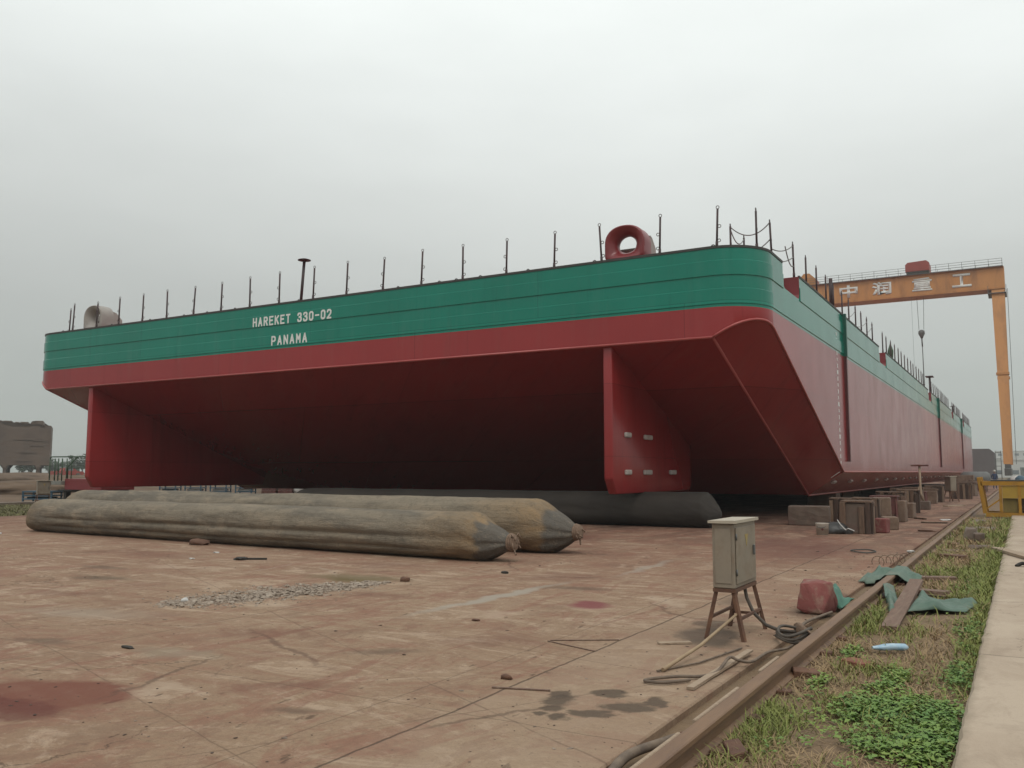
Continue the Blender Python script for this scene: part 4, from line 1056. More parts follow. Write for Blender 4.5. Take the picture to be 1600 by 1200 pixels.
strip('thin dark batten lying across the long slab joint', (-3.5, 5.75, .003), (-3.08, 5.88, .003), .024, .008, M_PLANK)
strip('thin bent batten forming an arrow shape with another near the slab joint', (-3.98, 7.6, .003), (-3.42, 7.95, .003), .02, .006, M_PLANK)
strip('straight thin batten forming an arrow shape with another near the slab joint', (-3.98, 7.56, .003), (-3.40, 7.35, .003), .016, .006, M_PLANK)
strip('long brown plank lying end-on in the dry grass under green tarpaulin', (-1.275, 10.05, -.03), (-1.40, 14.1, .03), .17, .035, M_PLANK, 'plank')
strip('weathered board lying crosswise behind the long brown plank, farther of two', (-1.45, 14.9, -.02), (-.95, 15.0, -.01), .22, .04, M_PLANK, 'board', 'weathered boards in the grass')
strip('weathered board lying crosswise behind the long brown plank, nearer of two', (-1.36, 13.3, -.02), (-.93, 13.15, -.01), .2, .04, M_PLANK, 'board', 'weathered boards in the grass')
strip('grey board lying across the edge of the concrete walkway', (-.52, 20.3, .06), (.25, 17.6, .06), .2, .05, M_TIMBERPALE, 'board')
tag(MB().tube(wig([(-.16, 16.9, .06), (-.06, 17.0, .1), (.05, 16.8, .07), (.2, 16.9, .06)]), .03, 7).build('dark_rag', M_DARKSCRAP, smooth=60), 'black twisted rag lying on the walkway by the right edge', 'rag')
# painted lump of concrete, tarpaulins
tag(MB().rock((-2.12, 10.75, .16), (.40, .66, .38), 5, .2, 4).build('concrete_lump', M_REDROCK, smooth=35), 'rough lump of concrete half covered in red paint beside the rail', 'concrete lump')
def cloth(name, label, P, m, amp=.04, nu=44, nv=26, seed=1, thick=.006, group=None, fold=(1, .2)):
    """draped sheet over a 4-corner patch with long folds, a ragged rim and real thickness"""
    a, b, c, d = [Vector(p) for p in P]; vs = []; fs = []
    for j in range(nv+1):
        for i in range(nu+1):
            u, v = i/nu, j/nv
            e = mnoise.noise((u*3.5+seed, v*3.5, 3))*.07; e2 = mnoise.noise((u*3.5, v*3.5+seed, 9))*.07
            uu, vv = u+e*.6, v+e2*.6
            p = (a*(1-uu)+b*uu)*(1-vv)+(d*(1-uu)+c*uu)*vv
            t = (uu*fold[0]+vv*fold[1])*6+2.2*mnoise.noise((uu*1.5+seed, vv*1.5, 1))
            w = .5+.5*math.sin(t); w = w**1.6
            h = amp*(w*(.5+.8*(.5+mnoise.noise((uu*1.8+seed, vv*1.8, 4)))))+.03*mnoise.noise((p.x*5+seed, p.y*4, seed))+.014*mnoise.noise((p.x*14, p.y*10, seed))+.02
            hx = abs(p.x-RX)
            if hx < .2: h = max(h, .122*max(0, min(1, (.2-hx)/.12))+.012)
            floor = -.03 if p.x > -2.06 else .008
            rim = min(u, v, 1-u, 1-v); k = min(1, rim/.08)
            vs.append((p.x, p.y, floor+h*(.35+.65*k) if hx >= .2 else floor+h))
    W = nu+1
    for j in range(nv):
        for i in range(nu): fs.append((j*W+i, j*W+i+1, (j+1)*W+i+1, (j+1)*W+i))
    o = raw(name, vs, fs, m, smooth=True)
    md = o.modifiers.new('thickness', 'SOLIDIFY'); md.thickness = thick; md.offset = 1
    return tag(o, label, 'tarpaulin', group)
GT = 'green tarpaulin pieces by the rail'
cloth('tarpaulin', 'crumpled green tarpaulin draped over the rail', [(-2.14, 13.7, .0), (-1.46, 14.3, 0), (-1.34, 15.2, 0), (-2.12, 15.7, 0)], M_TARP, .085, seed=2, group=GT, fold=(.5, 1.2))
cloth('tarpaulin', 'ragged green tarpaulin spread on the grass right of the long plank', [(-1.24, 11.3, 0), (-.64, 11.7, 0), (-.56, 12.35, 0), (-1.22, 12.75, 0)], M_TARP, .10, seed=6, group=GT, fold=(.9, .5))
cloth('tarpaulin', 'narrow twisted strip of green tarpaulin between the rail and the long plank', [(-1.70, 12.9, 0), (-1.40, 11.1, 0), (-1.28, 11.4, 0), (-1.60, 13.2, 0)], M_TARP, .06, seed=9, nv=10, group=GT, fold=(.4, .6))
cloth('tarpaulin', 'small green tarpaulin scrap tucked behind the red concrete lump', [(-2.12, 11.15, 0), (-1.88, 11.05, 0), (-1.86, 11.6, 0), (-2.08, 11.7, 0)], M_TARPDARK, .17, seed=4, nu=20, nv=14, group=GT, fold=(.4, .3))
# crushed bottle
mb = MB(); mb.tube([(-1.27, 8.80, 0), (-1.22, 8.83, .0), (-1.17, 8.86, .005), (-1.10, 8.90, .01), (-1.02, 8.96, .0), (-.99, 8.98, -.005)], [.02, .03, .045, .04, .045, .02], 10)
for v in mb.bm.verts: v.co.z = (v.co.z)*.75+.0+.008*mnoise.noise(v.co*30)
tag(mb.build('plastic_bottle', M_PLASTIC, smooth=60), 'crushed blue and white plastic bottle lying in the dry grass', 'bottle')
for k, (x, y, sx, sy, sz, m_, lab) in enumerate(((-1.3, 20.5, .5, .25, .06, 'M_PLANK', 'dark board lying in the dirt before the upright grey stone'), (-1.0, 26.2, .7, .3, .07, 'M_TIMBERDARK', 'blackened board in the dirt between the grey stones and the yellow frame'), (-1.45, 22.4, .3, .2, .08, 'M_RUST', 'rusty lump beside the rail left of the small leaning stone'), (-2.3, 26.5, .5, .25, .06, 'M_RUST', 'rusty flat scrap on the slab edge left of the rail'), (-2.5, 31.0, .8, .3, .05, 'M_TIMBERLIGHT', 'bleached board on the slab edge left of the far rail'), (-.75, 18.4, .35, .2, .06, 'M_RUST', 'rusty flake in the grass near the walkway board'))):
    tag(MB().rock((x, y, sz*.3-(.04 if x > -2 else 0)), (sx, sy, sz), 90+k, .2).build('debris_piece', globals()[m_], smooth=35), lab, 'debris', 'debris along the rail')
def block(label, c, size, rz, m=M_BRICK, name='brick', group='bricks scattered in the grass', rx=0):
    return tag(MB().box(c, size, (rx, rx*.6, rz), bev=.006).build(name, m), label, name, group)
block('thin red brick lying in dry grass below the crushed blue bottle', (-1.30, 8.12, -.02), (.24, .16, .05), R(-35))
block('dark brick half buried against the right side of the rail, left of the others', (-1.60, 7.55, -.03), (.22, .11, .06), R(20), M_RUST, rx=R(8))
block('dark brick in the grass near the bottom edge beside the rail', (-1.53, 5.25, -.02), (.2, .1, .06), R(-60), M_RUST, rx=R(10))
block('brown brick in the gravel beyond the draped tarpaulin', (-1.22, 18.9, -.01), (.26, .5, .1), R(60), M_RUST)
for k, (x, y, s, lab) in enumerate(((-1.15, 24.0, (.3, .6, .42), 'upright grey stone standing in the dirt between rail and walkway'), (-.95, 23.5, (.25, .4, .3), 'small grey stone leaning right of the upright stone in the dirt'), (-1.1, 28.5, (.8, .9, .14), 'flat broken slab in the dirt in front of the yellow frame'), (-.8, 21.8, (.6, .5, .1), 'flat dark slab of rubble left of the walkway edge'), (-1.3, 32.2, (.5, .8, .18), 'pale broken stone by the rail just before the yellow frame'))):
    tag(MB().rock((x, y, s[2]*.3-.05), s, 20+k, .18, 3).build('stone', M_CONCDARK if k % 2 else M_CONC, smooth=60), lab, 'stone', 'broken stones by the rail')

# ------------------------------------------------------------------ keel blocks under the hull edge
GK = 'keel blocks and cribbing under the barge edge'
def timber_crib(label, x, y, w, d, h, seed):
    t = thing('timber_crib', label, 'keel block', (x, y, 0), 0, GK); rn = random.Random(seed)
    mb = MB(); mb.bx(-w/2+.06, w/2-.06, -d/2+.06, d/2-.06, 0, h-.03, bev=.02); mb.build('concrete_core', M_CONCDARK, t, world=False)
    mb = MB()
    def plank(c, size, rot):
        k0 = len(mb.bm.faces); mb.box(c, size, rot, bev=.006); mb.bm.faces.ensure_lookup_table(); mi = rn.choice((0, 0, 1, 1, 2, 3))
        for f in list(mb.bm.faces)[k0:]: f.material_index = mi
    n = max(3, int(w/.14))
    for k in range(n):
        if rn.random() < .1: continue
        px = -w/2+(k+.5)*w/n; hh = h-rn.choice((0, .02, .04, .12)); plank((px, -d/2+.02+rn.uniform(-.03, .02), hh/2), (w/n*rn.uniform(.78, .95), .07, hh), (rn.uniform(-.05, .03), rn.uniform(-.025, .025), 0))
    n = max(3, int(d/.14))
    for k in range(n):
        py = -d/2+.09+(k+.5)*(d-.1)/n; hh = h-rn.choice((0, .02, .04, .12)); plank((w/2-.02+rn.uniform(-.02, .03), py, hh/2), (.07, (d-.1)/n*rn.uniform(.78, .95), hh), (rn.uniform(-.025, .025), rn.uniform(-.03, .05), 0))
    mb.build('timber_facing', [M_TIMBER, M_TIMBERDARK, M_PLANK, M_TIMBERLIGHT], t, world=False)
    mb = MB(); mb.box((0, 0, h+.012), (w*1.02, d*.96, .045), (0, R(1), R(2)), bev=.006); mb.build('cap_board', M_TIMBER, t, world=False)
    return t
def conc_block(label, x, y, w, d, h, seed, m=None, rz=0, cap=False):
    rn = random.Random(seed); t = thing('concrete_block', label, 'keel block', (x, y, 0), rz or rn.uniform(-.16, .16), GK)
    mb = MB(); b = mb.bx(-w/2, w/2, -d/2, d/2, 0, h, bev=.03, seg=2).bm
    bmesh.ops.subdivide_edges(b, edges=[e for e in b.edges if e.calc_length() > .15], cuts=3, use_grid_fill=True)
    for v in b.verts: v.co += Vector((mnoise.noise(v.co*4+Vector((seed, 0, 0))), mnoise.noise(v.co*4+Vector((0, seed, 0))), 0))*.025
    mb.build('block_body', m or M_CONCDARK, t, world=False)
    if cap:
        mb = MB()
        for k in range(2): mb.box((rn.uniform(-.03, .03), (k-.5)*d*.5, h+.045), (w*1.1, d*.38, .08), (0, 0, rn.uniform(-.06, .06)), bev=.01)
        mb.build('cap_timber', M_TIMBER, t, world=False)
    return t
def stool(label, x, y, w, d, h):
    t = thing('steel_stool', label, 'keel block', (x, y, 0), 0, GK)
    for sx in (-1, 1):
        for sy in (-1, 1): MB().bar((sx*(w/2-.04), sy*(d/2-.04), .0), (sx*(w/2-.06), sy*(d/2-.06), h-.05), .07).build('leg', M_RUSTSTOOL, t, world=False)
    mb = MB(); mb.bx(-w/2, w/2, -d/2, d/2, h-.05, h, bev=.01); mb.bx(-w/2+.08, w/2-.08, -d/2+.03, -d/2+.06, h*.3, h-.06); mb.bx(w/2-.06, w/2-.035, -d/2+.1, d/2-.1, h*.35, h-.06); mb.build('stool_top', M_RUSTSTOOL, t, world=False)
    return t
timber_crib('tall crib of upright weathered planks nearest the camera under the barge edge', -3.84, 25.0, .76, .85, .82, 1)
conc_block('long low concrete block in deep shade behind the nearest timber crib', -5.7, 28.0, 1.2, .7, .58, 2)
conc_block('small reddish concrete block at the foot of the nearest timber crib', -3.32, 25.4, .36, .42, .38, 3, M_REDROCK)
conc_block('pale low concrete block just right of the small reddish one', -3.3, 26.9, .42, .5, .36, 4, M_BLOCKTAN, R(15))
timber_crib('narrow plank crib directly behind the nearest tall one', -3.95, 27.3, .7, .7, .84, 5)
conc_block('upright pale concrete block behind the narrow plank crib', -3.75, 29.0, .5, .6, .84, 6, M_BLOCKTAN)
stool('rusty steel stool standing between pale upright concrete blocks', -3.95, 31.2, .85, .7, .84)
conc_block('tan concrete block beside the rusty stool with a dark gap', -3.5, 31.4, .36, .5, .68, 7, M_BLOCKTAN)
conc_block('squat tan block with red marks in front of the blue-grey stack', -3.75, 34.3, .8, .6, .52, 8, M_BLOCKTAN)
timber_crib('plank crib with reddish boards behind the squat tan block', -4.3, 35.8, 1.0, .6, .85, 9)
timber_crib('dark blue-grey plank crib left of the thin T-headed stand', -4.0, 38.6, .8, .7, .88, 10)
conc_block('grey concrete block just behind the thin T-headed stand', -4.3, 43.6, .8, .7, .85, 11, M_BLOCKTAN, cap=True)
stool('black-looking rusty stool in shade left of the far cabinet', -4.4, 46, .9, .7, .70)
conc_block('wide tan concrete block left of the far cabinet legs', -4.4, 50.5, 1.1, .7, .66, 12, M_BLOCKTAN, cap=True)
timber_crib('brown plank crib right of the far cabinet', -3.3, 60, 1.2, 1.0, .95, 13)
conc_block('low tan block beyond the brown crib right of the far cabinet', -3.3, 68, 1.1, .9, .8, 14, M_BLOCKTAN, cap=True)
stool('rusty stool beyond the low tan block near the far hull end', -3.0, 76, 1.1, .9, .85)
conc_block('pale block topped with timber near the grey tank', -3.2, 84, 1.2, 1, .85, 15, M_BLOCKTAN, cap=True)
conc_block('large pale crate-like block beside the grey tank at the far hull end', -4.5, 88, 1.6, 1.2, 1.35, 16, M_BLOCKTAN)
for k in range(7):
    conc_block('plain keel block standing deep in the shade under the hull bottom', -7.5-k*.9, 40+k*7.5, 1.2, 1, .72, 30+k)
timber_crib('brown plank crib in shade left of the pale upright block', -5.0, 30.2, .9, .8, .74, 17)
conc_block('tan block stacked with timber in shade behind the rusty stool', -5.0, 33.2, .9, .8, .6, 18, M_CONCDARK, cap=True)
timber_crib('brown plank crib left of the wide tan block, half in shade', -5.2, 47.5, 1.0, .9, .78, 19)
timber_crib('brown plank crib between the wide tan block and the far cabinet', -4.2, 53.0, .9, .8, .85, 20)
timber_crib('brown plank crib in front of the large pale crate-like block', -3.6, 72, 1.2, .9, .9, 22)
strip('grey batten leaning low against the squat tan block', (-3.3, 33.5, .004), (-2.9, 33.0, .004), .06, .05, M_TIMBER)
strip('weathered board lying on the slab in front of the far cabinet', (-3.2, 46, .004), (-2.5, 47.5, .004), .25, .05, M_TIMBERPALE, 'board')
# T-headed stand
t = thing('steel_stand', 'thin T-headed steel stand in a square block beside the keel blocks', 'stand', (-3.75, 42.1, 0))
conc = MB().bx(-4.0, -3.5, 41.85, 42.35, 0, .36, bev=.02).build('stand_base', M_CONCDARK, t)
MB().tube([(-3.75, 42.1, .36), (-3.86, 42.1, .7), (-3.86, 42.1, 1.86)], .05, 8).build('stand_pole', M_TIMBERPALE, t)
MB().tube([(-4.1, 42.1, .38), (-3.88, 42.1, 1.0)], .035, 8).build('stand_brace', M_TIMBERPALE, t)
MB().bx(-4.2, -3.5, 42.0, 42.2, 1.86, 1.93).build('stand_head', M_RUSTSTOOL, t)
# bucket and black sheet by the first crib
t = thing('bucket', 'dirty white plastic bucket lying in front of the nearest timber crib', 'bucket', (-4.52, 23.75, 0))
MB().lathe([(.14, 0), (.165, .28), (.175, .30), (.16, .30), (.15, .05)], (-4.52, 23.75, 0), seg=20).build('bucket_body', M_BUCKET, t)
MB().lathe([(.03, 0), (.03, .012)], (-4.49, 23.59, .15), 'Y', 10).build('spot', M_RUSTSTOOL, t)
MB().tube(wig([(-4.68, 23.75, .27), (-4.6, 23.6, .2), (-4.45, 23.6, .2), (-4.36, 23.75, .27)]), .008, 6).build('handle', M_STEEL, t)
mb = MB(); mb.rock((-4.35, 24.5, .08), (.8, .55, .38), 41, .3, 3); tag(mb.build('plastic_sheet', M_BLACKBAG, smooth=70), 'heap of black plastic sheet between the white bucket and the timber crib', 'plastic sheet')
tag(MB().tube(wig([(-4.25, 24.35, .36), (-4.15, 24.2, .25), (-4.02, 24.2, .12), (-3.95, 24.1, .16), (-3.8, 24.1, .1)]), .014, 6).build('white_cord', M_WHITEJUNK, smooth=60), 'loose white cord lying over the black plastic sheet', 'cord')
tag(MB().tube(wig([(-3.0, 18.9, .02), (-2.75, 18.7, .02), (-2.62, 19.1, .02), (-2.85, 19.5, .02), (-3.1, 19.2, .02), (-2.98, 18.8, .03)]), .012, 6).build('wire_loop', M_WIRE, smooth=60), 'thin wire loop lying on the slab behind the nearest cabinet', 'wire')
mb = MB()
for k in range(5): mb.torus((-2.25+.09*k, 16.6+.2*k, .05), .10, .008, 'Y', 14, 5)
tag(mb.build('wire_coil', M_ROPE), 'pale springy wire coils on the slab beyond the draped tarpaulin', 'wire coil')

# ------------------------------------------------------------------ yellow frame at the right edge
t = thing('yellow_frame', 'yellow steel frame with sheet panels standing across the rail and walkway', 'steel frame', (.3, 37.6, 0))
x0, x1, yF, yB = -1.12, 2.4, 36.9, 38.6
for yy in (yF, yB):
    MB().bar((x0-.12, yy, 0.1), (x0-.28, yy, 1.42), .14, bev=.01).build('corner_post', M_YELLOW, t)
    MB().bar((x1, yy, .1), (x1, yy, 1.42), .14, bev=.01).build('corner_post', M_YELLOW, t)
mb = MB()
for yy in (yF, yB): mb.bx(x0-.22, x1+.07, yy-.07, yy+.07, 1.12, 1.27); 
mb.bx(x0-.2, x0-.06, yF+.075, yB-.075, 1.125, 1.26); mb.build('top_beam', M_YELLOW, t)
MB().bx(x0+.1, x1, yF-.02, yB, 1.275, 1.32).build('top_sheet', M_EDGE, t)
mb = MB()
for yy in (yF, yB): mb.bx(x0-.10, x1+.07, yy-.075, yy+.075, -.02, .13)
mb.build('bottom_beam', M_YELLOW, t)
for x in (-.72, -.12, .62): MB().bx(x-.05, x+.05, yF-.05, yF+.05, .135, 1.115).build('upright', M_YELLOW, t)
MB().bx(-.66, .33, yF-.03, yF+.02, .66, 1.11).build('panel', M_YSHEET, t)
MB().bx(-.66, -.18, yF+.05, yF+.08, .14, .655).build('mesh_panel', M_OLIVE, t)
MB().bar((x0-.1, yF, .25), (x0+.38, yF, .62), .05).build('brace', M_YELLOW, t)
MB().bx(.40, 1.4, yF-.2, yF+.5, .62, 1.08, bev=.03).build('motor_box', M_RUSTSTOOL, t)
mb = MB(); mb.rock((.05, 37.6, .42), (.5, .5, .62), 51, .25, 3); tag(mb.build('cement_sack', M_CONC, smooth=70), 'pale sack standing inside the yellow frame', 'sack')

# ------------------------------------------------------------------ worker in the distance
def worker():
    x, y = -2.33, 97.4
    t = thing('person', 'distant worker in navy overalls and pale helmet standing beyond the yellow frame', 'person', (x, y, 0), R(20))
    J = [((0, 0, .93), .15), ((0, 0, 1.12), .15), ((0, 0, 1.32), .17), ((0, 0, 1.45), .10), ((0, 0, 1.53), .06), ((0, -.01, 1.63), .095), ((0, -.01, 1.72), .08),
         ((-.10, 0, .86), .10), ((-.11, -.02, .50), .07), ((-.12, .02, .09), .05), ((-.12, -.12, .04), .04),
         ((.10, 0, .86), .10), ((.12, .0, .50), .07), ((.13, .04, .09), .05), ((.13, -.10, .04), .04),
         ((-.21, 0, 1.40), .06), ((-.27, .02, 1.13), .048), ((-.24, -.12, .92), .036), ((-.23, -.19, .84), .034),
         ((.21, 0, 1.40), .06), ((.27, .02, 1.13), .048), ((.25, -.10, .91), .036), ((.24, -.16, .83), .034)]
    E = [(0, 1), (1, 2), (2, 3), (3, 4), (4, 5), (5, 6), (0, 7), (7, 8), (8, 9), (9, 10), (0, 11), (11, 12), (12, 13), (13, 14), (2, 15), (15, 16), (16, 17), (17, 18), (2, 19), (19, 20), (20, 21), (21, 22)]
    me = bpy.data.meshes.new('body'); me.from_pydata([j[0] for j in J], E, []); me.update()
    o = bpy.data.objects.new('body', me); COL.objects.link(o); o.parent = t
    o.modifiers.new('skin', 'SKIN'); sv = me.skin_vertices[0].data
    for k, j in enumerate(J): sv[k].radius = (j[1], j[1]*.85 if k < 4 else j[1]); sv[k].use_root = (k == 0)
    md = o.modifiers.new('sub', 'SUBSURF'); md.levels = md.render_levels = 1
    bpy.context.view_layer.update()
    dg = bpy.context.evaluated_depsgraph_get(); me2 = bpy.data.meshes.new_from_object(o.evaluated_get(dg)); o.modifiers.clear(); o.data = me2
    me2.materials.clear(); me2.materials.append(M_BLUECLOTH); me2.materials.append(M_SKIN)
    for p in me2.polygons:
        p.material_index = 1 if (p.center.z > 1.49 or (abs(p.center.x) > .2 and p.center.z < .93)) else 0; p.use_smooth = True
    MB().lathe([(.15, 1.685), (.125, 1.70), (.118, 1.76), (.08, 1.82), (.01, 1.84)], (0, -.01, 0), seg=16).build('helmet', M_HELMET, t, world=False)
worker()

# ------------------------------------------------------------------ distance, right
t = thing('ship_section', 'grey unfinished ship section standing beyond the far end of the barge', 'ship section', (-8, 170, 0))
mb = MB(); mb.prism([(-14, .5), (-3.9, .5), (-3.9, 4.9), (-4.6, 5.55), (-14, 5.6)], 'Y', 168, 180); mb.build('section_shell', M_GREYSEC, t)
mb = MB(); [mb.bx(x-.3, x+.3, 169, 171, -.1, .5) for x in (-13, -9, -5)]; mb.build('section_supports', M_CONC, t)
t = thing('scaffold_tower', 'thin steel scaffold tower against the right end of the grey ship section', 'scaffold', (-3.3, 169, 0))
mb = MB()
for x in (-3.75, -2.95):
    for yy in (168.5, 169.8): mb.tube([(x, yy, -.1), (x, yy, 5.2)], .05, 6)
mb.build('uprights', M_STEEL, t)
for z in (1.4, 2.6, 3.8, 4.9): MB().bx(-3.8, -2.9, 168.4, 169.9, z, z+.08).build('deck', M_STEEL, t)
t = thing('storage_tank', 'grey cylindrical tank lying on its side near the far hull end', 'tank', (-4.0, 95, 0))
MB().lathe([(.1, -1.3), (.5, -1.25), (.72, -1.0), (.72, 1.0), (.5, 1.25), (.1, 1.3)], (-3.9, 95, .95), 'X', 22).build('tank_shell', M_STEEL, t)
for x in (-4.6, -3.2): MB().bx(x-.1, x+.1, 94.5, 95.5, 0, .4).build('saddle', M_STEEL, t)
# city in the haze
def building(label, x, y, w, d, h, m, name='distant_building', tower=0):
    t = thing(name, label, 'building', (x, y, -.1), 0, 'buildings in the haze beyond the yard')
    mb = MB(); mb.bx(-w/2, w/2, -d/2, d/2, 0, h); wl = mb.build('walls', m, t, world=False)
    mb = MB(); mb.bx(-w/2-.2, w/2+.2, -d/2-.2, d/2+.2, h+.002, h+.4)
    if tower: mb.bx(-w*.2, w*.1, -d*.2, d*.2, h+.402, h+tower)
    mb.build('roof', m, t, world=False)
    n = max(1, int(h/3.2)); nw = max(2, int(w/4)); w0 = None
    for i in range(n):
        for k in range(nw):
            if w0 is None: mb = MB(); mb.bx(-w/2+w/nw*.25, -w/2+w/nw*.75, -d/2-.06, -d/2-.02, 1.1, 2.4); w0 = mb.build('window', M_GLASS, t, world=False)
            elif i*nw+k < 30: c = w0.copy(); COL.objects.link(c); c.location = (w/nw*k, 0, 3.2*i)
            if not (i == 0 and k == 0) and i*nw+k < 30: c.parent = t
building('pale low shed in the haze directly behind the crane leg foot', -2, 330, 14, 10, 5.5, M_PALEBLD)
building('pale long building in the haze at the right picture edge', 12, 300, 13, 10, 6.2, M_PALEBLD, tower=1.2)
building('greenish low building in the haze right of the crane leg', 7.5, 260, 6, 8, 4.6, M_GREYBLD)
building('tall faint tower block in the haze near the right picture edge', 22, 640, 12, 14, 24, M_PALEBLD, tower=3)
building('faint mid-height block in the haze between the scaffold and crane leg', -4, 560, 16, 14, 13, M_PALEBLD)
building('broad faint block in the haze just right of the crane leg', 10, 600, 14, 14, 17, M_PALEBLD)
t = thing('shipping_container', 'teal container beyond the yellow frame at the right picture edge', 'container', (2.5, 140, -.05))
MB().bx(-.2, 6, 139, 141.4, 0, 2.3, bev=.03).build('container_body', M_GREYBLD, t)
mb = MB(); [mb.bx(-.1+k*.3, .02+k*.3, 138.95, 139.0, .15, 2.15) for k in range(20)]; mb.build('corrugation', M_GREYBLD, t)
for k, (x, y) in enumerate(((-.6, 120), (-.1, 112), (.9, 118))):
    tag(MB().rock((x, y, .5), (1.2, 1.4, 1.5), 60+k, .3, 2).build('bundled_gear', (M_WHITEJUNK, M_BLUE, M_CONC)[k], smooth=60), ('pale bundle of gear at the foot of the crane leg', 'blue bundle of gear just past the distant worker', 'grey bundle of gear right of the crane leg foot')[k], 'bundle', 'bundled gear beyond the frame')

# ------------------------------------------------------------------ distance, left
t = thing('ship_section', 'big brown unfinished ship section raised on columns at the left edge', 'ship section', (-152, 87, 0))
ax = Vector((-.56, -.83, 0)).normalized(); dn = Vector((.83, -.56, 0)).normalized()
A = Vector((-143.3, 90.3, 0))
mb = MB(); rn = random.Random(11); L_ = 26; prof = [(0, 2.8), (0, 9.2)]
q = 0.
while q < L_-1:
    w = rn.uniform(.25, 1.1); h = 10.2+rn.uniform(-.18, .18); w += .6; g_ = rn.choice((.12, .2, .5)); d_ = (.7 if q < 1.2 else 0); prof += [(q+.02, h-d_), (q+w-g_-.02, h-d_), (q+w-g_, h-d_-(.85 if g_ > .4 else .5)), (q+w-.02, h-d_-(.85 if g_ > .4 else .5))]; q += w
prof += [(L_, 10), (L_, 2.8)]
bm = mb.bm; fr, bk = [], []
for u, z in prof:
    p = A+ax*u; fr.append(bm.verts.new((p.x, p.y, z))); p2 = p-dn*9; bk.append(bm.verts.new((p2.x, p2.y, z)))
n = len(prof)
bm.faces.new(fr); bm.faces.new(bk[::-1])
for k in range(n): bm.faces.new((fr[k], fr[(k+1) % n], bk[(k+1) % n], bk[k]))
bmesh.ops.triangulate(bm, faces=[f for f in bm.faces if len(f.verts) > 4]); bmesh.ops.recalc_face_normals(bm, faces=bm.faces)
mb.build('section_shell', M_BLOCKSEC, t)
for u in (1.7, 6.6, 12, 18, 24):
    for off in (.6, 8.2):
        p = A+ax*u-dn*off; mb = MB(); mb.lathe([(.75, 2.8), (.3, 2.2), (.3, .2), (.4, .2)][::-1], (p.x, p.y, 0), seg=12); mb.build('column', M_BLOCKSEC, t)
for (u0, u1, z) in ((1.2, 5.6, 7.2), (.4, 2.6, 7.0), (2, 4.4, 5.0), (2.6, 5, 3.6), (1, 3, 6.2)):
    p0, p1 = A+ax*u0+dn*.06, A+ax*u1+dn*.06; MB().bar((p0.x, p0.y, z), (p1.x, p1.y, z), .12, .3).build('stiffener', M_BLOCKSEC, t)
# work platform with a green rail
t = thing('work_platform', 'low steel platform with green handrail left of the barge skeg', 'platform', (-46.5, 31, 0))
mb = MB(); mb.bx(-48.2, -46.9, 30.3, 31.3, .90, 1.12, bev=.01); mb.build('platform_floor', M_GREYFLOOR, t)
mb = MB(); mb.bx(-46.88, -43.6, 30.5, 32.6, .62, 1.24, bev=.02); mb.build('red_girder', M_REDPLAIN, t)
mb = MB(); mb.bx(-48.1, -43.8, 30.9, 32.4, .52, .615); mb.build('under_frame', M_EDGE, t)
for x in (-47.9, -45.9, -44.1): MB().bx(x-.12, x+.12, 31.2, 31.5, -.05, .515).build('support', M_EDGE, t)
mb = MB()
for x in (-48.1, -47.62, -47.3, -46.95): mb.tube([(x, 30.35, 1.12), (x, 30.35, 2.38)], .035, 8)
for x in (-47.9, -47.45): mb.tube([(x, 31.25, 1.12), (x, 31.25, 2.4)], .03, 8)
mb.tube([(-48.1, 30.35, 2.38), (-48.02, 30.35, 2.46), (-47.9, 30.35, 2.48), (-44.4, 31.2, 2.48)], .035, 8)
mb.tube([(-46.8, 30.6, 1.24), (-46.8, 30.6, 1.9), (-46.2, 30.75, 2.46)], .035, 8); mb.tube([(-46.8, 30.62, 1.84), (-44.6, 31.15, 1.84)], .025, 8)
mb.build('handrail', M_GREENRAIL, t)
def pallet(label, x, y, w, h, m, k):
    t = thing('storage_rack', label, 'rack', (x, y, -.05), R(28), 'racks and junk past the far side of the barge')
    mb = MB()
    for sx in (-1, 1):
        for sy in (-1, 1): mb.bar((sx*w/2, sy*.5, 0), (sx*w/2, sy*.5, h), .08)
    mb.build('rack_posts', m, t, world=False)
    for z in (.15, h*.55, h-.05): mb = MB(); mb.bx(-w/2-.05, w/2+.05, -.55, .55, z, z+.07); mb.build('shelf', m, t, world=False)
    mb = MB(); mb.bx(-w/2+.1, w/2-.1, -.35, .35, .225, h*.5, bev=.03); mb.build('contents', M_WHITEJUNK if k else M_BLUE, t, world=False)
pallet('blue rack beyond the small grey cabinet, under the work platform', -47.3, 29.5, 1.6, .6, M_BLUE, 0)
for k in range(4): pallet(('blue rack under the far hull bottom, leftmost of the row', 'blue rack under the far hull bottom, second from the left skeg', 'blue rack under the far hull bottom, third from the left skeg', 'blue rack under the far hull bottom, rightmost of the row')[k], -56+k*1.6, 45+k*1.0, 1.2, .8, M_BLUE, k)
rn = random.Random(21)
labs = ['dark brick stack seen under the hull, just right of the blue racks', 'second dark brick stack seen under the hull, right of the racks', 'pale bag heap under the hull beside the brick stacks', 'green bag heap under the hull between brick stacks', 'brown brick stack under the hull right of the green heap', 'tan heap under the hull past the green one', 'white sheet heap under the hull near the tan heap', 'pale rubble heap under the hull left of the red brick stack', 'red brick stack at the right end of the junk row under the hull']
mm = [M_RUSTSTOOL, M_RUSTSTOOL, M_WHITEJUNK, M_TARPDARK, M_RUST, M_BRICK, M_WHITEJUNK, M_CONC, M_BRICK]
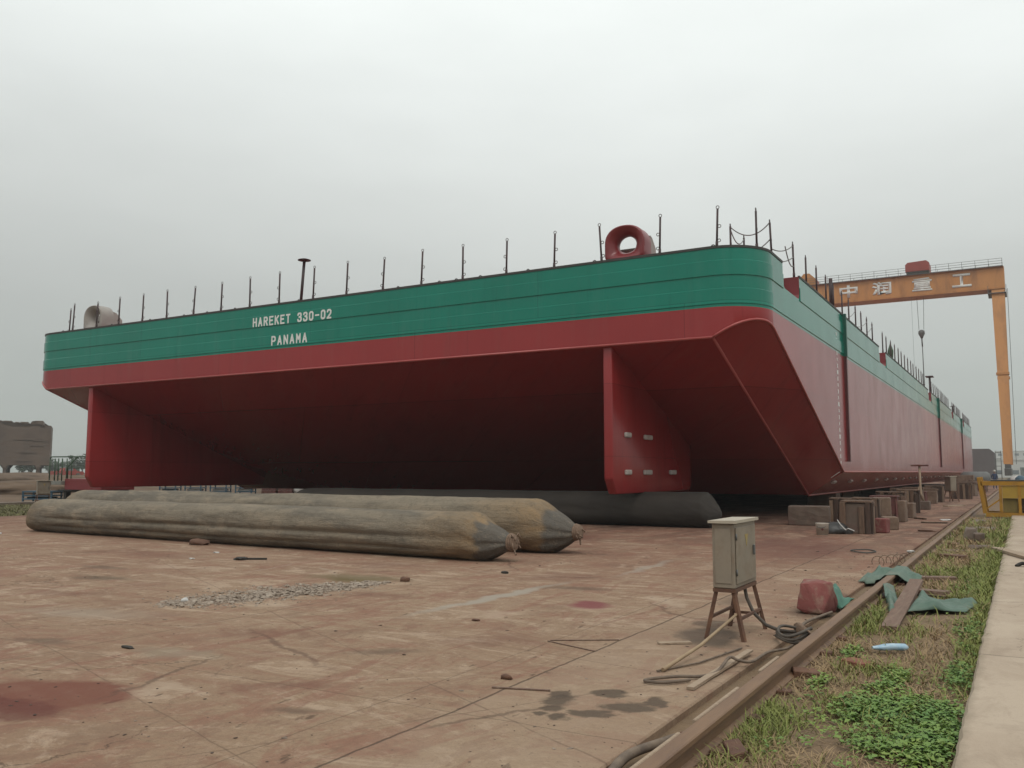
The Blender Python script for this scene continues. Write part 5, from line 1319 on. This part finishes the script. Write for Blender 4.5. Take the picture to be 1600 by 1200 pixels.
for k in range(9):
    x, y = -50.2+k*1.02, 49.5+k*.7
    if mm[k] in (M_RUSTSTOOL, M_RUST) or k == 8:
        t = thing('brick_stack', labs[k], 'brick stack', (x, y, -.05), R(25), 'junk row under the far hull')
        for r_ in range(3):
            mb = MB()
            for c_ in range(4): mb.box((-.42+c_*.28+.03*(r_ % 2), 0, .14+r_*.27), (.26, .6, .25), bev=.01)
            mb.build('brick_course', mm[k], t, world=False)
    else:
        tag(MB().rock((x, y, .3), (1.3, 1.0, .95), 70+k, .3, 3).build('junk_heap', mm[k], smooth=70), labs[k], 'heap', 'junk row under the far hull')
t = thing('pickup_truck', 'small red vehicle parked far off on the mud left of the barge', 'vehicle', (-103.7, 67.7, 1.0), R(75)); t.scale = (.85, .85, .8)
mb = MB(); mb.prism([(-2.1, .35), (2.1, .35), (2.1, .85), (1.2, .95), (.7, 1.45), (-.6, 1.45), (-.8, .95), (-2.1, .95)], 'Y', -.8, .8); mb.build('body', M_CRANERED, t, world=False)
for sx in (-1.3, 1.3):
    for sy in (-.75, .75): mb = MB(); mb.lathe([(.1, -.1), (.34, -.1), (.34, .1), (.1, .1)], (sx, sy, .3), 'Y', 14); mb.build('wheel', M_RUBBER, t, world=False)
mb = MB(); mb.bx(-.5, .6, -.815, .815, 1.0, 1.35); mb.build('window', M_GLASS, t, world=False)
# trees on the skyline
def tree(label, x, y, z, h, seed):
    t = thing('tree', label, 'tree', (x, y, z), 0, 'trees on the far left skyline'); rn = random.Random(seed)
    mb = MB(); mb.tube([(0, 0, -.3), (.1, 0, h*.3), (.2, .1, h*.6)], .2, 7, r_end=.08)
    for k in range(5):
        a = rn.uniform(0, 6.28); mb.tube([(.1, 0, h*.3), (h*.18*math.cos(a), h*.18*math.sin(a), h*.55), (h*.3*math.cos(a), h*.3*math.sin(a), h*.72)], .09, 5, r_end=.03)
    mb.build('trunk', M_BARK, t, world=False)
    vs, fs = [], []
    cl = [(rn.gauss(0, h*.2), rn.gauss(0, h*.2), h*rn.uniform(.32, .85), h*rn.uniform(.09, .2)) for _ in range(16)]
    for cx, cy, cz, r in cl:
        for _ in range(70):
            d = Vector((rn.gauss(0, 1), rn.gauss(0, 1), rn.gauss(0, .8))).normalized()*r*rn.uniform(.4, 1.05)
            p = Vector((cx, cy, cz))+d; u = Vector((rn.uniform(-1, 1), rn.uniform(-1, 1), rn.uniform(-1, 1))).normalized(); v = u.cross(Vector((rn.uniform(-1, 1), rn.uniform(-1, 1), rn.uniform(-1, 1)))).normalized()
            s = rn.uniform(.12, .3); i = len(vs); vs += [p-u*s, p+v*s*.6, p+u*s, p-v*s*.6]; fs.append((i, i+1, i+2, i+3))
    raw('crown', vs, fs, M_LEAFFAR, parent=t)
rn = random.Random(4)
for k in range(14):
    f = k/13
    ang = R(30.063)+math.atan((760-0-f*170)/1370)      # bearing left of +Y
    d = 250+rn.uniform(-30, 40)
    lab = ['bushy tree on the hazy skyline, %s' % s for s in ('farthest left', 'second from the left edge', 'under the brown ship section, left', 'under the brown ship section, middle', 'under the brown ship section, right', 'just right of the brown ship section', 'above the green handrail, left', 'above the green handrail, taller one', 'above the green handrail, right', 'behind the diagonal rail brace', 'next to the barge skeg', 'half hidden by the barge skeg', 'behind the barge skeg', 'hidden farthest behind the skeg')][k]
    tree(lab, -math.sin(ang)*d, math.cos(ang)*d, .7, rn.uniform(3.6, 5.6), 100+k)

# ------------------------------------------------------------------ loose bits on the slab
def bit(label, x, y, s, m, seed, cat='scrap', name='scrap_piece'):
    tag(MB().rock((x, y, s[2]*.32), s, seed, .35, 2).build(name, m, smooth=50), label, cat, 'bits scattered on the slab')
bit('black scrap with a thin tail lying in front of the airbags', -12.5, 11.65, (.26, .2, .07), M_DARKSCRAP, 1)
bit('brown wedge-shaped stone under the front edge of the creased airbag', -15.9, 13.6, (.5, .3, .16), M_RUST, 2, 'stone', 'wedge_stone')
bit('small dark stone right of the gravel patch', -7.95, 10.6, (.14, .12, .09), M_RUST, 3, 'stone', 'small_stone')
bit('dark leaf-shaped scrap on the pale scuffed slab at lower left', -7.15, 5.35, (.16, .05, .03), M_DARKSCRAP, 4)
bit('tiny white scrap nearest the airbags, left of the black scrap', -14.0, 12.4, (.14, .1, .03), M_WHITEJUNK, 5)
bit('tiny white scrap by the slab centre, left of the black scrap', -13.4, 11.3, (.13, .08, .03), M_WHITEJUNK, 6)
bit('white stone at the left tip of the gravel patch', -9.05, 7.55, (.09, .09, .07), M_WHITEJUNK, 7, 'stone', 'small_stone')
bit('white scrap at the left picture edge before the creased airbag', -23.2, 13.3, (.3, .2, .06), M_WHITEJUNK, 8)
bit('small dark scrap right of the creased airbag nose', -7.2, 12.2, (.12, .08, .05), M_DARKSCRAP, 9)
bit('dark clod in the long slab joint near the lower middle', -3.55, 6.05, (.1, .06, .05), M_RUST, 10, 'clod', 'clod')
bit('brown clod in the middle of the bare slab', -5.2, 8.2, (.1, .05, .03), M_RUST, 11, 'clod', 'clod')
bit('white paper scrap beside the rail before the yellow frame', -2.3, 33.0, (.4, .3, .05), M_WHITEJUNK, 12)
bit('white scrap beside the rail just beyond the draped tarpaulin', -2.02, 19.5, (.16, .1, .05), M_WHITEJUNK, 13)
strip('dark tail-like batten beside the black scrap before the airbags', (-12.45, 11.7, .004), (-12.1, 11.9, .004), .05, .03, M_DARKSCRAP)

# gravel in the broken part of the slab
def gravel():
    rn = random.Random(2); mb = MB()
    base = bmesh.new(); bmesh.ops.create_icosphere(base, subdivisions=1, radius=.5)
    bv = [v.co.copy() for v in base.verts]; bf = [[v.index for v in f.verts] for f in base.faces]; base.free()
    vs, fs = [], []
    a, b = Vector((-9.0, 7.25, 0)), Vector((-8.15, 10.3, 0)); d = b-a; sd = Vector((d.y, -d.x, 0)).normalized()
    for k in range(2900):
        t = rn.random(); w = .82*math.sin(math.pi*min(1, t*.9+.07))**.6*(1-.3*t); q = rn.gauss(0, .55)
        if abs(q) > 1.9 or rn.random() < .5*max(0, mnoise.noise((t*9, q*2, 4))*2): continue
        p = a+d*(t+rn.gauss(0, .02))+sd*(q*w-.12*math.sin(t*3)); s = min(.10, .026*math.exp(rn.gauss(0, .55)))*(1 if abs(q) < 1 else .6)
        ex, ey, ez = rn.uniform(.6, 1.5), rn.uniform(.6, 1.5), rn.uniform(.35, .7); i = len(vs); o = Vector((rn.random()*50, 0, 0))
        for v in bv:
            c = v*(1+.75*mnoise.noise(v*2.2+o)); vs.append((p.x+c.x*s*ex, p.y+c.y*s*ey, max(.0, p.z+s*.05+c.z*s*ez)))
        fs += [[i+j for j in f] for f in bf]
    o = raw('gravel', vs, fs, M_GRAVEL); tag(o, 'patch of pale broken gravel filling a hole in the slab', 'gravel', kind='stuff')
gravel()

def grit():
    rn = random.Random(12); base = bmesh.new(); bmesh.ops.create_icosphere(base, subdivisions=1, radius=.5)
    bv = [v.co.copy() for v in base.verts]; bf = [[v.index for v in f.verts] for f in base.faces]; base.free(); vs, fs = [], []
    for k in range(1100):
        y = 3.6+rn.random()**2*18; x = rn.uniform(-2.1-(y*1.05+2), -2.1)
        if rn.random() < .35: x = -2.1-abs(rn.gauss(0, .5)); y = rn.uniform(3.8, 20)
        s = rn.choice((.004, .005, .006, .008, .008, .011, .018))*rn.uniform(.7, 1.3)*(1+y/25); o = Vector((k, 0, 0)); i = len(vs); a = rn.uniform(.5, 2); fl = rn.uniform(.15, .45); th = rn.uniform(0, 3.14); ct, st = math.cos(th), math.sin(th)
        for v in bv:
            c = v*(1+.6*mnoise.noise(v*2+o)); px, py = c.x*s*a, c.y*s; vs.append((x+px*ct-py*st, y+px*st+py*ct, max(.0005, s*fl*.4+c.z*s*fl)))
        fs += [[i+j for j in f] for f in bf]
    tag(raw('grit', vs, fs, M_GRIT), 'scattered grit and rust flakes over the slipway slab', 'grit', kind='stuff')
grit()

# ------------------------------------------------------------------ grass and weeds
def blades(name, label, pts, lmin, lmax, wid, up, m, seed, cat='grass'):
    rn = np.random.default_rng(seed); n = len(pts); P = np.array(pts, float)
    a = rn.uniform(0, 2*np.pi, n); L = rn.uniform(lmin, lmax, n)*P[:, 3]; el = np.clip(rn.normal(up, .3, n), .05, 1.5)
    dx, dy = np.cos(a), np.sin(a); sx, sy = -dy*wid*P[:, 3], dx*wid*P[:, 3]
    V = np.zeros((n, 5, 3)); h1 = np.sin(el)*L*.55; r1 = np.cos(el)*L*.5; e2 = el*.45; h2 = h1+np.sin(e2)*L*.45; r2 = r1+np.cos(e2)*L*.5
    V[:, 0] = np.c_[P[:, 0]-sx, P[:, 1]-sy, P[:, 2]]; V[:, 1] = np.c_[P[:, 0]+sx, P[:, 1]+sy, P[:, 2]]
    V[:, 2] = np.c_[P[:, 0]+dx*r1+sx*.8, P[:, 1]+dy*r1+sy*.8, P[:, 2]+h1]; V[:, 3] = np.c_[P[:, 0]+dx*r1-sx*.8, P[:, 1]+dy*r1-sy*.8, P[:, 2]+h1]
    V[:, 4] = np.c_[P[:, 0]+dx*r2, P[:, 1]+dy*r2, P[:, 2]+h2]
    F = []
    for k in range(n): i = k*5; F.append((i, i+1, i+2, i+3)); F.append((i+3, i+2, i+4))
    o = raw(name, V.reshape(-1, 3).tolist(), F, m); return tag(o, label, cat, kind='stuff')
def scatter(n, x0, x1, y0, y1, z, seed, dens, sc=lambda x, y: 1.):
    rn = random.Random(seed); out = []
    while len(out) < n:
        y = y0+(y1-y0)*(rn.random()**1.7); x = rn.uniform(x0, x1)
        if rn.random() < dens(x, y): out.append((x, y, z, sc(x, y)*rn.uniform(.8, 1.2)))
    return out
nz = lambda x, y, s, o: mnoise.noise((x*s+o, y*s*.6, o))
sc_ = lambda x, y: .55+min(2.2, y/13)
FREE = [(-1.27, 10.05, -1.40, 14.1, .13), (-1.45, 14.9, -.95, 15.0, .15), (-1.36, 13.3, -.93, 13.15, .14)]
TARPQ = [(-1.24, 11.2, -.56, 12.8), (-1.72, 13.6, -1.36, 15.6)]
def covered(x, y):
    for ax_, ay, bx_, by, w in FREE:
        dx, dy = bx_-ax_, by-ay; t = ((x-ax_)*dx+(y-ay)*dy)/(dx*dx+dy*dy)
        if 0 < t < 1 and abs((x-ax_)*dy-(y-ay)*dx)/math.hypot(dx, dy) < w: return True
    if any(a < x < c and b < y < d for a, b, c, d in TARPQ): return True
    t = (y-11.1)/2.0
    return 0 < t < 1 and abs(x-(-1.36-.3*t)) < .1
blades('dry_grass', 'matted dry straw-coloured grass covering the strip between rail and walkway', scatter(38000, RX+.09, -.42, 3.2, 34, -.055, 1, lambda x, y: 0 if covered(x, y) else .08+.92*max(0, min(1, .55+nz(x, y, 1.5, 3)*2.2)), sc_), .05, .15, .0026, .22, M_GRASSDRY, 1)
def gden(x, y):
    if covered(x, y): return 0
    e = max(0, 1-abs(x+.44)/.2)*(.12+.9*min(1, max(0, (y-7.5)/2)))*(1 if y < 22 else .4)
    p = max(0, nz(x, y, 2.2, 11)*2.6-.75)
    r = max(0, 1-abs(x+1.5)/.14)*max(0, nz(0, y, 1.6, 5)*2.4-.2)
    far = .5*max(0, min(1, (y-10)/3))*max(0, min(1, (x+1.0)/.5))*(1 if y < 20 else .25)
    q = .02+.5*max(0, min(1, .02+nz(x, y, .9, 21)*2.2+nz(x, y, 3, 8)))
    return min(1, e*.8+p*.5+r*.7+far+q)*(1 if y < 17 or x > -.8 else .3)
blades('green_grass', 'green grass growing thickest along the concrete walkway edge', scatter(17000, RX+.08, -.41, 3.2, 34, -.055, 2, gden, lambda x, y: .65+min(2., y/14)), .05, .14, .0034, .7, M_GRASSGREEN, 2)
blades('verge_grass', 'rough green and tan grass on the verge at the far left', scatter(26000, -43.4, -32.4, 14, 34, -.03, 3, lambda x, y: .7, lambda x, y: 2.2), .03, .09, .006, .6, M_VERGE, 3)
def weeds():
    rn = random.Random(9); vs, fs = [], []
    zones = [(-.85, 6.2, .5, 1.1, 230), (-1.0, 6.65, .17, .30, 330), (-.72, 6.75, .2, .35, 330), (-.60, 5.85, .17, .32, 380), (-.52, 6.4, .10, .5, 220), (-.95, 7.75, .09, .25, 120), (-.98, 7.3, .1, .2, 80), (-.52, 8.1, .09, .5, 120), (-.82, 5.75, .12, .15, 60), (-1.42, 8.6, .07, .25, 40), (-1.45, 7.2, .06, .3, 40), (-.62, 14.6, .2, 1.4, 220), (-.55, 10.4, .12, 1.0, 120)]
    for cx, cy, rx, ry, n in zones:
        for _ in range(n):
            x, y = cx+rn.gauss(0, rx*.55), cy+rn.gauss(0, ry*.55)
            if x > -.41 or x < RX+.1: continue
            h = rn.uniform(.015, .075)
            for k in range(rn.randint(4, 7)):
                a = rn.uniform(0, 6.28); L = rn.uniform(.022, .05); w = L*rn.uniform(.28, .4)
                p = Vector((x+rn.uniform(-.03, .03), y+rn.uniform(-.03, .03), -.05+h*rn.uniform(.4, 1)))
                d = Vector((math.cos(a), math.sin(a), rn.uniform(-.35, .45))).normalized(); s = Vector((-d.y, d.x, rn.uniform(-.3, .3))).normalized()*w
                i = len(vs); fold = Vector((0, 0, L*.16))
                vs.extend([p, p+d*L*.45+s+fold, p+d*L, p+d*L*.45-s+fold, p+d*L*.5]); fs.extend([(i, i+4, i+1), (i+1, i+4, i+2), (i, i+3, i+4), (i+3, i+2, i+4)])
    tag(raw('weed_patch', vs, fs, M_WEED), 'low broad-leaved green weeds spreading over the dry grass', 'weeds', kind='stuff')
weeds()

# ------------------------------------------------------------------ haze over the whole yard
HAZE = .0006
if HAZE:
    mb = MB(); mb.bx(-450, 450, -60, 760, -1.2, 34); hz = mb.build('haze', [])
    m = bpy.data.materials.new('haze_air'); m.use_nodes = True; nt = m.node_tree; nt.nodes.clear()
    out = nt.nodes.new('ShaderNodeOutputMaterial'); pv = nt.nodes.new('ShaderNodeVolumePrincipled')
    pv.inputs['Color'].default_value = (.93, .95, .94, 1); pv.inputs['Density'].default_value = HAZE; pv.inputs['Anisotropy'].default_value = .2
    nt.links.new(pv.outputs[0], out.inputs['Volume']); hz.data.materials.append(m); hz['kind'] = 'stuff'; hz['label'] = 'thin pale haze hanging over the whole yard'
